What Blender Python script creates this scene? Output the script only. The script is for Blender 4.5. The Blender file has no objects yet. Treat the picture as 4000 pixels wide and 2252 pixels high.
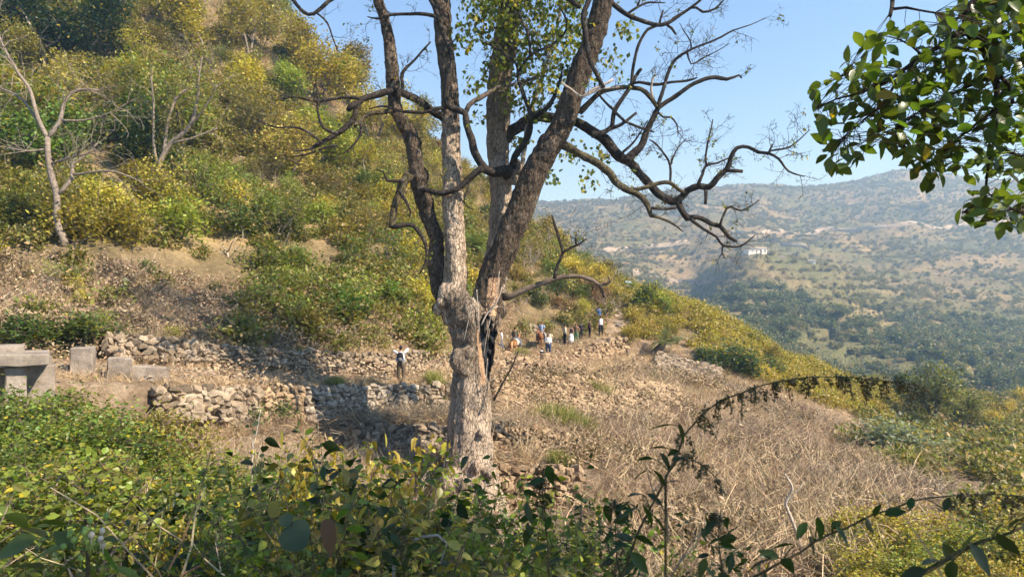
import bpy, bmesh, math, random
import numpy as np
from mathutils import Vector, Matrix, Euler, noise
from mathutils.bvhtree import BVHTree

# ------------------------------------------------------------------ camera, sky, sun, exposure
F, CX, CY = 2856.0, 2000.0, 1126.0          # focal length and centre in photograph pixels
scene = bpy.context.scene
COL = scene.collection
cam_data = bpy.data.cameras.new("camera")
cam = bpy.data.objects.new("camera", cam_data)
COL.objects.link(cam)
cam.location = (0, 0, 0)
cam.rotation_euler = (math.radians(90), 0, 0)
cam_data.sensor_fit = 'HORIZONTAL'
cam_data.sensor_width = 36.0
cam_data.lens = 36.0 * F / 4000.0
cam_data.clip_start = 0.05
cam_data.clip_end = 20000
cam_data.dof.use_dof = True
cam_data.dof.focus_distance = 27.0
cam_data.dof.aperture_fstop = 7.0
scene.camera = cam

SUN_EL = math.radians(42)
SUN_DIR = Vector((0.87, -0.49, 0)).normalized() * math.cos(SUN_EL) + Vector((0, 0, math.sin(SUN_EL)))
world = bpy.data.worlds.new("World")
scene.world = world
world.use_nodes = True
wn = world.node_tree.nodes
sky = wn.new('ShaderNodeTexSky')
sky.sky_type = 'NISHITA'
sky.sun_disc = False
sky.sun_elevation = SUN_EL
sky.sun_rotation = math.atan2(SUN_DIR.x, SUN_DIR.y)
sky.altitude = 2200
sky.air_density = 1.1
sky.dust_density = 0.1
sky.ozone_density = 4.5
world.node_tree.links.new(sky.outputs[0], wn['Background'].inputs[0])
wn['Background'].inputs[1].default_value = 0.115
sun_data = bpy.data.lights.new("sun", 'SUN')
sun_data.energy = 5.0
sun_data.angle = math.radians(0.53)
sun_data.color = (1.0, 0.91, 0.77)
sun = bpy.data.objects.new("sun", sun_data)
COL.objects.link(sun)
sun.rotation_euler = (-SUN_DIR).to_track_quat('-Z', 'Y').to_euler()
vs = scene.view_settings
vs.view_transform = 'Standard'
vs.look = 'None'
vs.exposure = 1.28
vs.gamma = 1.0
cy = scene.cycles
cy.max_bounces = 5
cy.diffuse_bounces = 2
cy.glossy_bounces = 2
cy.transmission_bounces = 2
cy.transparent_max_bounces = 6
cy.volume_bounces = 0
cy.caustics_reflective = False
cy.caustics_refractive = False
cy.use_denoising = True
cy.use_adaptive_sampling = True
cy.adaptive_threshold = 0.03
cy.sample_clamp_indirect = 4.0

# ------------------------------------------------------------------ helpers
R = random.Random(7)
NP = np.random.default_rng(11)


def P(px, py, d):
    """World point seen at photograph pixel (px, py) at depth d along the view axis."""
    return Vector(((px - CX) / F * d, d, (CY - py) / F * d))


def tag(o, label=None, cat=None, group=None, kind=None):
    if label: o["label"] = label
    if cat: o["category"] = cat
    if group: o["group"] = group
    if kind: o["kind"] = kind
    return o


def link(o, parent=None):
    COL.objects.link(o)
    if parent is not None: o.parent = parent
    return o


def obj(name, mesh, parent=None, mats=None):
    o = bpy.data.objects.new(name, mesh)
    for m in (mats or []):
        if m is not None and m.name not in [x.name for x in mesh.materials if x]:
            mesh.materials.append(m)
    return link(o, parent)


def empty(name, loc=(0, 0, 0), rz=0.0, sc=1.0):
    o = bpy.data.objects.new(name, None)
    o.empty_display_size = 0.3
    o.location = loc
    o.rotation_euler = (0, 0, rz)
    o.scale = (sc, sc, sc) if not hasattr(sc, '__len__') else sc
    return link(o)


def np_mesh(name, verts, faces, smooth=False, mat_idx=None):
    """verts (n,3), faces list of equal-length rows or list of lists -> mesh."""
    me = bpy.data.meshes.new(name)
    verts = np.asarray(verts, np.float32)
    if isinstance(faces, np.ndarray):
        nf, k = faces.shape
        me.vertices.add(len(verts)); me.vertices.foreach_set('co', verts.ravel())
        me.loops.add(nf * k); me.loops.foreach_set('vertex_index', faces.astype(np.int32).ravel())
        me.polygons.add(nf)
        me.polygons.foreach_set('loop_start', np.arange(0, nf * k, k, dtype=np.int32))
        me.update(calc_edges=True)
        me.validate()
    else:
        me.from_pydata([tuple(v) for v in verts], [], faces)
        me.update()
    if mat_idx is not None:
        me.polygons.foreach_set('material_index', np.asarray(mat_idx, np.int32))
    me.polygons.foreach_set('use_smooth', np.full(len(me.polygons), bool(smooth)))
    return me


class MB:
    """Collects geometry for one mesh object."""
    def __init__(s): s.v = []; s.f = []; s.m = []; s.n = 0

    def add(s, v, f, mi=0):
        v = np.asarray(v, float)
        s.v.append(v)
        for q in f: s.f.append([int(i) + s.n for i in q]); s.m.append(mi)
        s.n += len(v)

    def tube(s, pts, rad, seg=8, mi=0, cap=True, flat=1.0, wob=0.0, seed=0):
        pts = [Vector(p) for p in pts]
        n = len(pts)
        tang = []
        for i in range(n):
            t = pts[min(i + 1, n - 1)] - pts[max(i - 1, 0)]
            tang.append(t.normalized() if t.length > 1e-9 else Vector((0, 0, 1)))
        up = Vector((0, 0, 1)) if abs(tang[0].z) < .9 else Vector((1, 0, 0))
        nx = tang[0].cross(up).normalized()
        V = []
        for i in range(n):
            if i:
                q = tang[i - 1].rotation_difference(tang[i])
                nx = (q @ nx); nx = (nx - tang[i] * nx.dot(tang[i])).normalized()
            ny = tang[i].cross(nx)
            for k in range(seg):
                a = 2 * math.pi * k / seg
                r = rad[i]
                d = nx * math.cos(a) + ny * math.sin(a) * flat
                if wob:
                    w = noise.noise((pts[i] + d * r) * (0.9 / max(r, .05)) + Vector((seed * 3.1, 0, 0)))
                    r *= 1 + wob * w
                V.append(pts[i] + d * r)
        Fc = []
        for i in range(n - 1):
            for k in range(seg):
                a = i * seg + k; b = i * seg + (k + 1) % seg
                Fc.append((a, b, b + seg, a + seg))
        if cap:
            Fc.append(tuple(range(seg - 1, -1, -1)))
            Fc.append(tuple((n - 1) * seg + k for k in range(seg)))
        s.add([tuple(v) for v in V], Fc, mi)

    def box(s, c, size, rot=None, mi=0, jit=0.0, rng=None):
        hx, hy, hz = size[0] / 2, size[1] / 2, size[2] / 2
        V = []
        for x in (-hx, hx):
            for y in (-hy, hy):
                for z in (-hz, hz):
                    v = Vector((x, y, z))
                    if jit: v += Vector((rng.uniform(-jit, jit), rng.uniform(-jit, jit), rng.uniform(-jit, jit)))
                    if rot is not None: v = rot @ v
                    V.append(tuple(v + Vector(c)))
        s.add(V, [(0, 1, 3, 2), (4, 6, 7, 5), (0, 4, 5, 1), (2, 3, 7, 6), (0, 2, 6, 4), (1, 5, 7, 3)], mi)

    def ball(s, c, r, mi=0, nu=10, nv=7, rot=None):
        r = r if hasattr(r, '__len__') else (r, r, r)
        V = [(0, 0, -1)]
        for j in range(1, nv):
            t = math.pi * j / nv - math.pi / 2
            for i in range(nu):
                a = 2 * math.pi * i / nu
                V.append((math.cos(t) * math.cos(a), math.cos(t) * math.sin(a), math.sin(t)))
        V.append((0, 0, 1))
        W = []
        for v in V:
            q = Vector((v[0] * r[0], v[1] * r[1], v[2] * r[2]))
            if rot is not None: q = rot @ q
            W.append(tuple(q + Vector(c)))
        Fc = []
        for i in range(nu): Fc.append((0, 1 + (i + 1) % nu, 1 + i))
        for j in range(nv - 2):
            for i in range(nu):
                a = 1 + j * nu + i; b = 1 + j * nu + (i + 1) % nu
                Fc.append((a, b, b + nu, a + nu))
        t = len(V) - 1; o = 1 + (nv - 2) * nu
        for i in range(nu): Fc.append((o + i, o + (i + 1) % nu, t))
        s.add(W, Fc, mi)

    def mesh(s, name, smooth=False):
        v = np.concatenate(s.v) if s.v else np.zeros((0, 3))
        me = bpy.data.meshes.new(name)
        me.from_pydata(v.tolist(), [], s.f)
        me.polygons.foreach_set('material_index', np.asarray(s.m, np.int32))
        me.polygons.foreach_set('use_smooth', np.full(len(s.f), bool(smooth)))
        me.update()
        return me

    def build(s, name, mats, parent=None, smooth=False):
        me = s.mesh(name, smooth)
        return obj(name, me, parent, mats if isinstance(mats, (list, tuple)) else [mats])


def smooth_path(pts, rad, step):
    """Catmull-Rom resample of a list of Vectors and radii at about the given step."""
    P_, r_ = [], []
    n = len(pts)
    for i in range(n - 1):
        p0, p1, p2, p3 = pts[max(i - 1, 0)], pts[i], pts[i + 1], pts[min(i + 2, n - 1)]
        k = max(1, int((p2 - p1).length / step))
        for j in range(k):
            t = j / k
            P_.append(0.5 * ((2 * p1) + (p2 - p0) * t + (2 * p0 - 5 * p1 + 4 * p2 - p3) * t * t + (3 * p1 - p0 - 3 * p2 + p3) * t ** 3))
            r_.append(rad[i] + (rad[i + 1] - rad[i]) * t)
    P_.append(pts[-1]); r_.append(rad[-1])
    return P_, r_


# ------------------------------------------------------------------ materials
class NT:
    def __init__(s, name):
        s.m = bpy.data.materials.new(name); s.m.use_nodes = True
        s.t = s.m.node_tree; s.n = s.t.nodes; s.l = s.t.links
        s.b = s.n['Principled BSDF']; s.out = s.n['Material Output']

    def new(s, kind, **kw):
        x = s.n.new(kind)
        for k, v in kw.items(): setattr(x, k, v)
        return x

    def set(s, node, **kw):
        for k, v in kw.items(): node.inputs[k.replace('_', ' ')].default_value = v

    def noise(s, scale, detail=4, rough=.6, vec=None, out='Fac', dist=0):
        x = s.new('ShaderNodeTexNoise'); x.inputs['Scale'].default_value = scale
        x.inputs['Detail'].default_value = detail; x.inputs['Roughness'].default_value = rough
        x.inputs['Distortion'].default_value = dist
        if vec: s.l.new(vec, x.inputs['Vector'])
        return x.outputs[out]

    def ramp(s, fac, stops, interp='LINEAR'):
        x = s.new('ShaderNodeValToRGB'); s.l.new(fac, x.inputs[0]); e = x.color_ramp
        e.interpolation = interp
        while len(e.elements) < len(stops): e.elements.new(0.5)
        for q, (p, c) in zip(e.elements, stops):
            q.position = p; q.color = (c[0], c[1], c[2], 1) if hasattr(c, '__len__') else (c, c, c, 1)
        return x.outputs[0]

    def mix(s, fac, a, b, mode='MIX'):
        x = s.new('ShaderNodeMix', data_type='RGBA', blend_type=mode)
        for sock, v in ((x.inputs[0], fac), (x.inputs[6], a), (x.inputs[7], b)):
            if hasattr(v, 'is_output'): s.l.new(v, sock)
            elif hasattr(v, '__len__'): sock.default_value = (v[0], v[1], v[2], 1)
            else: sock.default_value = v
        return x.outputs[2]

    def math(s, op, a, b=None):
        x = s.new('ShaderNodeMath', operation=op)
        for sock, v in zip(x.inputs, (a, b)):
            if v is None: continue
            if hasattr(v, 'is_output'): s.l.new(v, sock)
            else: sock.default_value = v
        return x.outputs[0]

    def obj_co(s): return s.new('ShaderNodeTexCoord').outputs['Object']

    def pos(s): return s.new('ShaderNodeNewGeometry').outputs['Position']

    def bump(s, h, strength=.5, dist=.05, base=None):
        x = s.new('ShaderNodeBump'); x.inputs['Strength'].default_value = strength
        x.inputs['Distance'].default_value = dist
        s.l.new(h, x.inputs['Height'])
        if base: s.l.new(base, x.inputs['Normal'])
        return x.outputs[0]

    def done(s, col, rough=.85, nrm=None, spec=.25):
        if hasattr(col, 'is_output'): s.l.new(col, s.b.inputs['Base Color'])
        else: s.b.inputs['Base Color'].default_value = (*col, 1)
        s.b.inputs['Roughness'].default_value = rough
        s.b.inputs['Specular IOR Level'].default_value = spec
        if nrm: s.l.new(nrm, s.b.inputs['Normal'])
        return s.m


def leaf_mat(name, color=None, vary=.55, hue=.035, trans=.4, yellow=0.0, ycol=(.30, .24, .03), gloss=.45, spec=.35):
    """Leaf: per-leaf colour spread, part of the light passes through. color None -> the object's own colour."""
    t = NT(name)
    geo = t.new('ShaderNodeNewGeometry')
    rnd = geo.outputs['Random Per Island']
    if color is None:
        base = t.new('ShaderNodeObjectInfo').outputs['Color']
    else:
        c = t.new('ShaderNodeRGB'); c.outputs[0].default_value = (*color, 1); base = c.outputs[0]
    hs = t.new('ShaderNodeHueSaturation')
    t.l.new(base, hs.inputs['Color'])
    r2 = t.math('FRACT', t.math('MULTIPLY', rnd, 17.31))
    r3 = t.math('FRACT', t.math('MULTIPLY', rnd, 91.7))
    t.l.new(t.math('ADD', t.math('MULTIPLY', rnd, 2 * hue), .5 - hue), hs.inputs['Hue'])
    t.l.new(t.math('ADD', t.math('MULTIPLY', r2, 2 * vary), 1 - vary), hs.inputs['Value'])
    col = hs.outputs[0]
    if yellow > 0:
        col = t.mix(t.math('LESS_THAN', r3, yellow), col, ycol)
    t.done(col, gloss, None, spec)
    tr = t.new('ShaderNodeBsdfTranslucent')
    tcol = t.mix(1.0, col, (1.5, 1.45, .55), 'MULTIPLY')
    t.l.new(tcol, tr.inputs[0])
    mx = t.new('ShaderNodeMixShader'); mx.inputs[0].default_value = trans
    t.l.new(t.b.outputs[0], mx.inputs[1]); t.l.new(tr.outputs[0], mx.inputs[2])
    t.l.new(mx.outputs[0], t.out.inputs[0])
    return t.m


def soil_mat(name, dark, mid, light, sc=1.0, patch=None, patch_scale=.15, patch_lo=.48, patch_hi=.6):
    t = NT(name)
    p = t.pos()
    a = t.noise(.55 * sc, 6, .65, p)
    b = t.noise(6 * sc, 5, .7, p)
    c = t.noise(38 * sc, 3, .6, p)
    col = t.ramp(a, [(.3, dark), (.52, mid), (.72, light)])
    col = t.mix(.75, col, t.ramp(b, [(.3, .45), (.7, 1.35)]), 'MULTIPLY')
    col = t.mix(.6, col, t.ramp(c, [(.3, .55), (.72, 1.4)]), 'MULTIPLY')
    if patch:
        q = t.noise(patch_scale, 5, .6, p)
        col = t.mix(t.ramp(q, [(patch_lo, 0), (patch_hi, 1)]), col, t.mix(.7, patch, t.ramp(b, [(.3, .5), (.7, 1.3)]), 'MULTIPLY'))
    h = t.mix(.5, b, c)
    return t.done(col, .95, t.bump(h, .9, .12 / sc), .1)


M = {}
M['soil'] = soil_mat('soil', (.12, .075, .045), (.25, .165, .1), (.36, .26, .17))
M['ground'] = soil_mat('terrace_soil', (.11, .078, .048), (.24, .175, .115), (.37, .29, .2))
M['path'] = soil_mat('path_soil', (.16, .11, .07), (.30, .225, .15), (.42, .33, .23), 1.6)
M['hill'] = soil_mat('hill_soil', (.10, .08, .04), (.19, .145, .075), (.28, .21, .115), .6, (.42, .30, .15), .05, .52, .66)
M['far'] = soil_mat('far_soil', (.16, .14, .07), (.27, .215, .115), (.38, .285, .16), .035, (.15, .15, .065), .011, .45, .6)
# ------------------------------------------------------------------ terrain: lofted through contour lines of the place
# every line: {column: (pixel row, depth)}  or {column: (None, depth, z)}
def yz(t): return t[2] if t[0] is None else (CY - t[0]) / F * t[1]


LINES = []


def line(name, n, amp, fl, d):
    """n: rows up to the next line, amp: relief in metres, fl: relief frequency."""
    xs = sorted(d)
    LINES.append(dict(name=name, n=n, amp=amp, fr=fl, x=np.array(xs, float), d=np.array([d[x][1] for x in xs], float),
                      z=np.array([yz(d[x]) for x in xs], float)))


def flat(d, z): return {-1500: (None, d, z), 5500: (None, d, z)}


line('behind', 4, .1, .5, flat(-8, -.6))
line('foot', 6, .08, .5, flat(1, -1.75))
line('brow', 8, .12, .5, flat(5, -2.8))
line('bank', 10, .2, .4, {-1500: (None, 10, -4.2), 2000: (None, 10, -5), 3500: (None, 10, -5.2), 5500: (None, 10, -5.6)})
line('gully', 22, .2, .4, {-1500: (None, 13, -4.8), 0: (None, 14.5, -5.2), 700: (None, 16, -6), 1300: (None, 17, -7.2), 1900: (None, 17.5, -8.2), 2500: (None, 16, -7.4),
     2800: (None, 16.5, -6.9), 3100: (None, 16.5, -6.7), 3400: (None, 17, -6.6), 3700: (None, 19, -7.2), 4000: (None, 21, -8), 5500: (None, 26, -12)})
line('wall4_base', 4, .06, .8, {-1500: (1780, 17), 0: (1790, 20), 400: (1820, 21.5), 700: (1890, 23), 1100: (1950, 25), 1500: (1960, 26.5), 1900: (1975, 27.7),
     2200: (1965, 27.7), 2500: (1980, 26), 2800: (2020, 24), 3100: (2040, 23.5), 3400: (2010, 25), 3700: (1980, 30), 4000: (1950, 36), 5500: (1900, 45)})
line('wall4_top', 8, .06, .8, {-1500: (1740, 17.5), 0: (1760, 20.5), 400: (1790, 22.2), 700: (1850, 24), 1100: (1860, 26), 1500: (1850, 27.4), 1900: (1815, 28.1),
     2200: (1815, 28.1), 2500: (1880, 28.5), 2800: (1930, 27.5), 3100: (1960, 27), 3400: (1950, 28.5), 3700: (1930, 33), 4000: (1900, 40), 5500: (1850, 50)})
line('wall3_base', 4, .05, .8, {-1500: (1690, 18.5), 0: (1700, 21.5), 400: (1740, 23.5), 700: (1800, 25), 1100: (1790, 28.3), 1500: (1770, 30), 1900: (1770, 30.2),
     2200: (1775, 30.5), 2500: (1810, 32), 2800: (1850, 32), 3100: (1870, 33), 3400: (1870, 35), 3700: (1870, 40), 4000: (1820, 48), 5500: (1780, 60)})
line('wall3_top', 8, .05, .8, {-1500: (1640, 19), 0: (1660, 22), 400: (1690, 24), 700: (1740, 25.4), 1100: (1700, 28.6), 1400: (1660, 30.3), 1500: (1655, 30.5),
     1900: (1650, 30.8), 2200: (1700, 32), 2500: (1740, 35), 2800: (1780, 37), 3100: (1810, 38), 3400: (1830, 40), 3700: (1830, 46), 4000: (1770, 56), 5500: (1720, 70)})
line('wall2_base', 5, .05, .8, {-1500: (1600, 20), 0: (1620, 22.7), 400: (1640, 24.5), 700: (1650, 26.2), 1100: (1645, 29.5), 1500: (1620, 32.8), 1900: (1625, 34),
     2200: (1640, 37), 2500: (1640, 40), 2800: (1670, 43), 3100: (1730, 45), 3400: (1800, 47), 3700: (1790, 54), 4000: (1710, 65), 5500: (1650, 80)})
line('wall2_top', 5, .05, .8, {-1500: (1480, 20.5), 0: (1490, 23), 400: (1510, 24.8), 700: (1515, 26.6), 1100: (1512, 30), 1500: (1502, 33.3), 1750: (1500, 34),
     1900: (1500, 36), 2200: (1490, 42), 2500: (1500, 46), 2800: (1560, 49), 3100: (1640, 51), 3400: (1740, 54), 3700: (1740, 62), 4000: (1660, 75), 5500: (1600, 95)})
line('ledge', 6, .06, .8, {-1500: (1460, 20.9), 0: (1470, 23.3), 400: (1495, 25.1), 700: (1500, 27), 1100: (1500, 30.4), 1500: (1496, 33.8), 1750: (1490, 34.6), 1900: (1475, 38),
     2140: (1460, 47), 2300: (1460, 50), 2400: (1455, 52), 2500: (1450, 54), 2800: (1490, 54), 3100: (1590, 55), 3400: (1700, 59), 3700: (1710, 67), 4000: (1640, 81), 5500: (1580, 102)})
line('path_wall_base', 4, .04, .8, {-1500: (1450, 21.0), 0: (1460, 23.5), 400: (1487, 25.3), 700: (1495, 27.1), 1100: (1497, 30.5), 1500: (1494, 33.9), 1650: (1484, 35.5), 1800: (1440, 42), 1900: (1425, 47),
     2010: (1412, 52), 2100: (1418, 54.5), 2140: (1425, 55.8), 2300: (1420, 59.9), 2390: (1402, 62.4), 2500: (1380, 63.4), 2800: (1450, 58), 3100: (1560, 58), 3400: (1670, 62), 3700: (1695, 70), 4000: (1628, 85), 5500: (1570, 106)})
line('path_front', 5, .03, .8, {-1500: (1440, 21.2), 0: (1450, 23.7), 400: (1480, 25.5), 700: (1490, 27.3), 1100: (1495, 30.7), 1500: (1492, 34.1), 1650: (1480, 36), 1800: (1430, 44), 1900: (1410, 50),
     2010: (1397, 55.5), 2140: (1395, 56.5), 2200: (1380, 58), 2300: (1352, 60.5), 2390: (1318, 63), 2500: (1330, 64), 2800: (1430, 60), 3100: (1540, 60), 3400: (1650, 64), 3700: (1680, 72), 4000: (1620, 88), 5500: (1560, 110)})
line('path_back', 3, .04, .8, {-1500: (1390, 23.5), 0: (1400, 26), 400: (1400, 28.5), 700: (1415, 30), 1100: (1440, 33.5), 1500: (1462, 36.7), 1650: (1450, 38.8), 1800: (1412, 46.5), 1900: (1395, 52), 2010: (1384, 58.5),
     2140: (1378, 59.5), 2200: (1366, 60), 2300: (1335, 63.5), 2390: (1298, 66.5), 2500: (1290, 68), 2800: (1330, 66), 3100: (1480, 65), 3400: (1590, 70), 3700: (1640, 78), 4000: (1600, 95), 5500: (1540, 120)})
line('wall1_top', 16, .15, .4, {-1500: (1300, 24), 0: (1320, 26.5), 400: (1320, 29), 520: (1318, 29.4), 700: (1345, 30.4), 1100: (1380, 33.9), 1500: (1388, 37.1), 1700: (1372, 40.3), 1900: (1350, 53),
     2010: (1345, 60), 2200: (1330, 62), 2300: (1310, 64.5), 2390: (1280, 68), 2500: (1250, 71), 2800: (1290, 68), 3100: (1460, 67), 3400: (1570, 72), 3700: (1620, 80), 4000: (1580, 100), 5500: (1500, 130)})
line('slope1', 22, .5, .16, {-1500: (1000, 34), 0: (1010, 36), 400: (1020, 38), 700: (1080, 40), 1100: (1130, 44), 1500: (1120, 48), 1900: (1150, 62), 2200: (1160, 70), 2400: (1190, 74), 2500: (1180, 75),
     2800: (1265, 71), 3100: (1440, 69), 3400: (1545, 75), 3700: (1605, 83), 4000: (1560, 108), 5500: (1480, 140)})
line('slope2', 22, .9, .1, {-1500: (300, 60), 0: (450, 62), 400: (500, 62), 700: (560, 64), 1100: (700, 66), 1500: (820, 68), 1900: (950, 76), 2200: (1030, 80), 2400: (1110, 80), 2500: (1140, 79),
     2800: (1245, 74), 3100: (1425, 71), 3400: (1525, 78), 3700: (1590, 88), 4000: (1550, 115), 5500: (1460, 155)})
line('ridge', 8, .8, .12, {-1500: (-1500, 130), 0: (-800, 122), 700: (-350, 115), 1000: (-40, 110), 1100: (80, 108), 1200: (200, 106), 1300: (290, 104), 1400: (370, 102), 1700: (560, 98), 1900: (700, 95),
     2100: (880, 92), 2300: (1030, 88), 2400: (1085, 85), 2500: (1140, 83), 2800: (1240, 76), 3100: (1425, 73), 3400: (1512, 82), 3700: (1580, 94), 4000: (1545, 125), 5500: (1440, 170)})
line('behind_ridge', 8, 1.0, .08, {-1500: (None, 200, 70), 0: (None, 190, 40), 1000: (None, 170, 12), 1900: (None, 150, -10), 2300: (None, 130, -15), 2800: (None, 110, -16), 3100: (None, 110, -25), 3400: (None, 125, -30),
     3700: (None, 130, -32), 4000: (None, 165, -34), 5500: (None, 210, -30)})
line('valley', 16, 2.0, .03, {-1500: (None, 260, 0), 2000: (None, 240, -20), 2300: (None, 220, -28), 2800: (None, 200, -32), 3400: (None, 190, -36), 4000: (None, 200, -37), 5500: (None, 240, -35)})
line('foot_hill', 44, 7.0, .018, {-1500: (None, 400, 15), 2000: (None, 400, 5), 2300: (1090, 400), 2500: (1150, 380), 2700: (1230, 340), 2900: (1290, 310), 3100: (1330, 290), 3400: (1390, 280), 3700: (1420, 270), 4000: (1440, 270), 5500: (1400, 280)})
line('spur_face', 44, 5.0, .018, {-1500: (None, 560, 40), 2000: (None, 560, 15), 2300: (1020, 560), 2500: (1080, 520), 2620: (1180, 500), 2720: (1215, 470), 2850: (1130, 425), 2950: (1090, 430), 3100: (1120, 420), 3300: (1160, 410), 3450: (1230, 400),
     3700: (1260, 400), 4000: (1270, 400), 5500: (1250, 420)})
line('spur_crest', 14, 2.0, .02, {-1500: (None, 680, 60), 2000: (None, 680, 28), 2300: (985, 680), 2500: (1030, 640), 2620: (1110, 620), 2720: (1125, 590), 2800: (1060, 530), 2850: (1015, 508), 2900: (994, 500), 2960: (992, 500), 3050: (1005, 500), 3200: (1040, 490), 3350: (1100, 480),
     3500: (1140, 480), 3700: (1130, 500), 4000: (1130, 520), 5500: (1100, 540)})
line('saddle', 44, 6.0, .015, {-1500: (None, 740, 70), 2000: (None, 740, 33), 2300: (960, 740), 2500: (990, 720), 2700: (1040, 680), 2850: (1010, 620), 2950: (1000, 600), 3100: (1010, 600), 3400: (1060, 600), 3700: (1040, 620), 4000: (1020, 640), 5500: (1000, 660)})
line('bench', 14, 13.0, .01, {-1500: (None, 880, 100), 2000: (None, 880, 60), 2300: (900, 860), 2500: (860, 880), 2700: (885, 850), 2900: (920, 800), 3200: (930, 800), 3500: (890, 840), 4000: (870, 850), 5500: (850, 870)})
line('upper', 14, 19.0, .009, {-1500: (None, 1000, 130), 2000: (None, 1020, 105), 2300: (820, 1020), 2700: (800, 1020), 3200: (810, 1020), 3600: (770, 1050), 4000: (770, 1050), 5500: (740, 1060)})
line('far_ridge', 6, 5.0, .012, {-1500: (None, 1200, 170), 2000: (790, 1200), 2150: (788, 1200), 2400: (780, 1200), 2700: (735, 1200), 2900: (722, 1200), 3100: (728, 1200), 3250: (715, 1200), 3350: (702, 1200), 3450: (672, 1200),
     3540: (655, 1200), 3650: (670, 1200), 3800: (700, 1200), 4000: (712, 1200), 5500: (680, 1200)})
line('far_back', 4, 10, .006, flat(1700, 40))
line('horizon', 1, 0, .01, flat(9000, -80))

UX = np.concatenate([np.linspace(-1500, -250, 22, endpoint=False), np.linspace(-250, 4250, 360), np.linspace(4250, 5500, 23)[1:]])


def ev(L, key):
    y = np.interp(UX, L['x'], L[key])
    # soften the knots
    k = 5
    pad = np.pad(y, k, mode='edge')
    ker = np.hanning(2 * k + 1); ker /= ker.sum()
    return np.convolve(pad, ker, 'valid')


rows = []       # (d, z, amp, freq, band index)
for i, L in enumerate(LINES):
    d0, z0 = ev(L, 'd'), ev(L, 'z')
    if i == len(LINES) - 1:
        rows.append((d0, z0, L['amp'], L['fr'], i)); break
    Q = LINES[i + 1]
    d1, z1 = ev(Q, 'd'), ev(Q, 'z')
    for j in range(L['n']):
        t = j / L['n']
        rows.append((d0 + (d1 - d0) * t, z0 + (z1 - z0) * t, L['amp'] * (1 - t) + Q['amp'] * t, L['fr'], i))
NR, NC = len(rows), len(UX)
TV = np.zeros((NR, NC, 3))
for r, (d, z, amp, fr, b) in enumerate(rows):
    X = (UX - CX) / F * np.maximum(d, 12)
    TV[r, :, 0] = X; TV[r, :, 1] = d; TV[r, :, 2] = z
    for c in range(NC):
        p = Vector((X[c], d[c], 0))
        s = noise.noise(p * fr) + .5 * noise.noise(p * fr * 2.3 + Vector((7, 3, 1))) + .28 * noise.noise(p * fr * 5.1)
        TV[r, c, 2] += amp * s
# old field terraces step the far slopes
for r, (d, z, amp, fr, b) in enumerate(rows):
    if LINES[b]['name'] in ('foot_hill', 'spur_face', 'saddle'):
        k = np.clip((UX - 2300) / 100, 0, 1) * np.clip((3700 - UX) / 300, 0, 1)
        zz = TV[r, :, 2]; st = 5.5
        TV[r, :, 2] = zz + k * .75 * (np.round(zz / st) * st - zz)
band_row = [r[4] for r in rows]
NAMES = [L['name'] for L in LINES]


def strip(name, a, b, mat, label=None):
    """One structure object from line a to line b."""
    r0 = band_row.index(NAMES.index(a)); r1 = band_row.index(NAMES.index(b))
    v = TV[r0:r1 + 1].reshape(-1, 3)
    n = r1 - r0
    i = np.arange(n)[:, None] * NC + np.arange(NC - 1)[None, :]
    f = np.stack([i, i + 1, i + 1 + NC, i + NC], -1).reshape(-1, 4)
    o = obj(name, np_mesh(name, v, f, True), None, [mat])
    return tag(o, label, kind='structure')


terrain = [strip('ground', 'behind', 'path_front', M['ground']),
           strip('path', 'path_front', 'path_back', M['path']),
           strip('hillside', 'path_back', 'behind_ridge', M['hill']),
           strip('far_hills', 'behind_ridge', 'horizon', M['far'])]
_v = TV.reshape(-1, 3)
_i = np.arange(NR - 1)[:, None] * NC + np.arange(NC - 1)[None, :]
_f = np.stack([_i, _i + 1, _i + 1 + NC, _i + NC], -1).reshape(-1, 4)
BVH = BVHTree.FromPolygons([Vector(v) for v in _v], _f.tolist())


def hit(px, py):
    """Terrain point seen at a pixel."""
    d = P(px, py, 1.0).normalized()
    q = BVH.ray_cast(Vector((0, 0, 0)), d)
    return q[0]


def ground(x, y):
    q = BVH.ray_cast(Vector((x, y, 400)), Vector((0, 0, -1)))
    return q[0] if q[0] is not None else Vector((x, y, -5))


def gz(x, y): return ground(x, y).z


def band_points(a, b, n, rng, x0=-1e9, x1=1e9, keep=None):
    """n random terrain points (area weighted) between line a and line b, columns x0..x1."""
    r0 = band_row.index(NAMES.index(a)); r1 = band_row.index(NAMES.index(b))
    cs = np.where((UX >= x0) & (UX <= x1))[0]
    c0, c1 = cs[0], cs[-1]
    A = TV[r0:r1, c0:c1]; B = TV[r0 + 1:r1 + 1, c0:c1]; C = TV[r0:r1, c0 + 1:c1 + 1]; D = TV[r0 + 1:r1 + 1, c0 + 1:c1 + 1]
    ar = np.linalg.norm(np.cross(B - A, C - A), axis=-1)
    p = (ar / ar.sum()).ravel()
    out = []
    while len(out) < n:
        k = rng.choice(len(p), size=n, p=p)
        s, t = rng.random(n), rng.random(n)
        for q, s_, t_ in zip(k, s, t):
            i, j = divmod(q, c1 - c0)
            v = (A[i, j] * (1 - s_) + B[i, j] * s_) * (1 - t_) + (C[i, j] * (1 - s_) + D[i, j] * s_) * t_
            if keep is None or keep(v): out.append(v)
            if len(out) >= n: break
    return out


def to_px(v): return CX + v[0] / v[1] * F, CY - v[2] / v[1] * F
# ------------------------------------------------------------------ vegetation library
PROTO = bpy.data.collections.new("prototypes")      # never linked to the scene


def unit(a): return a / np.maximum(np.linalg.norm(a, axis=-1, keepdims=True), 1e-9)


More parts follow.
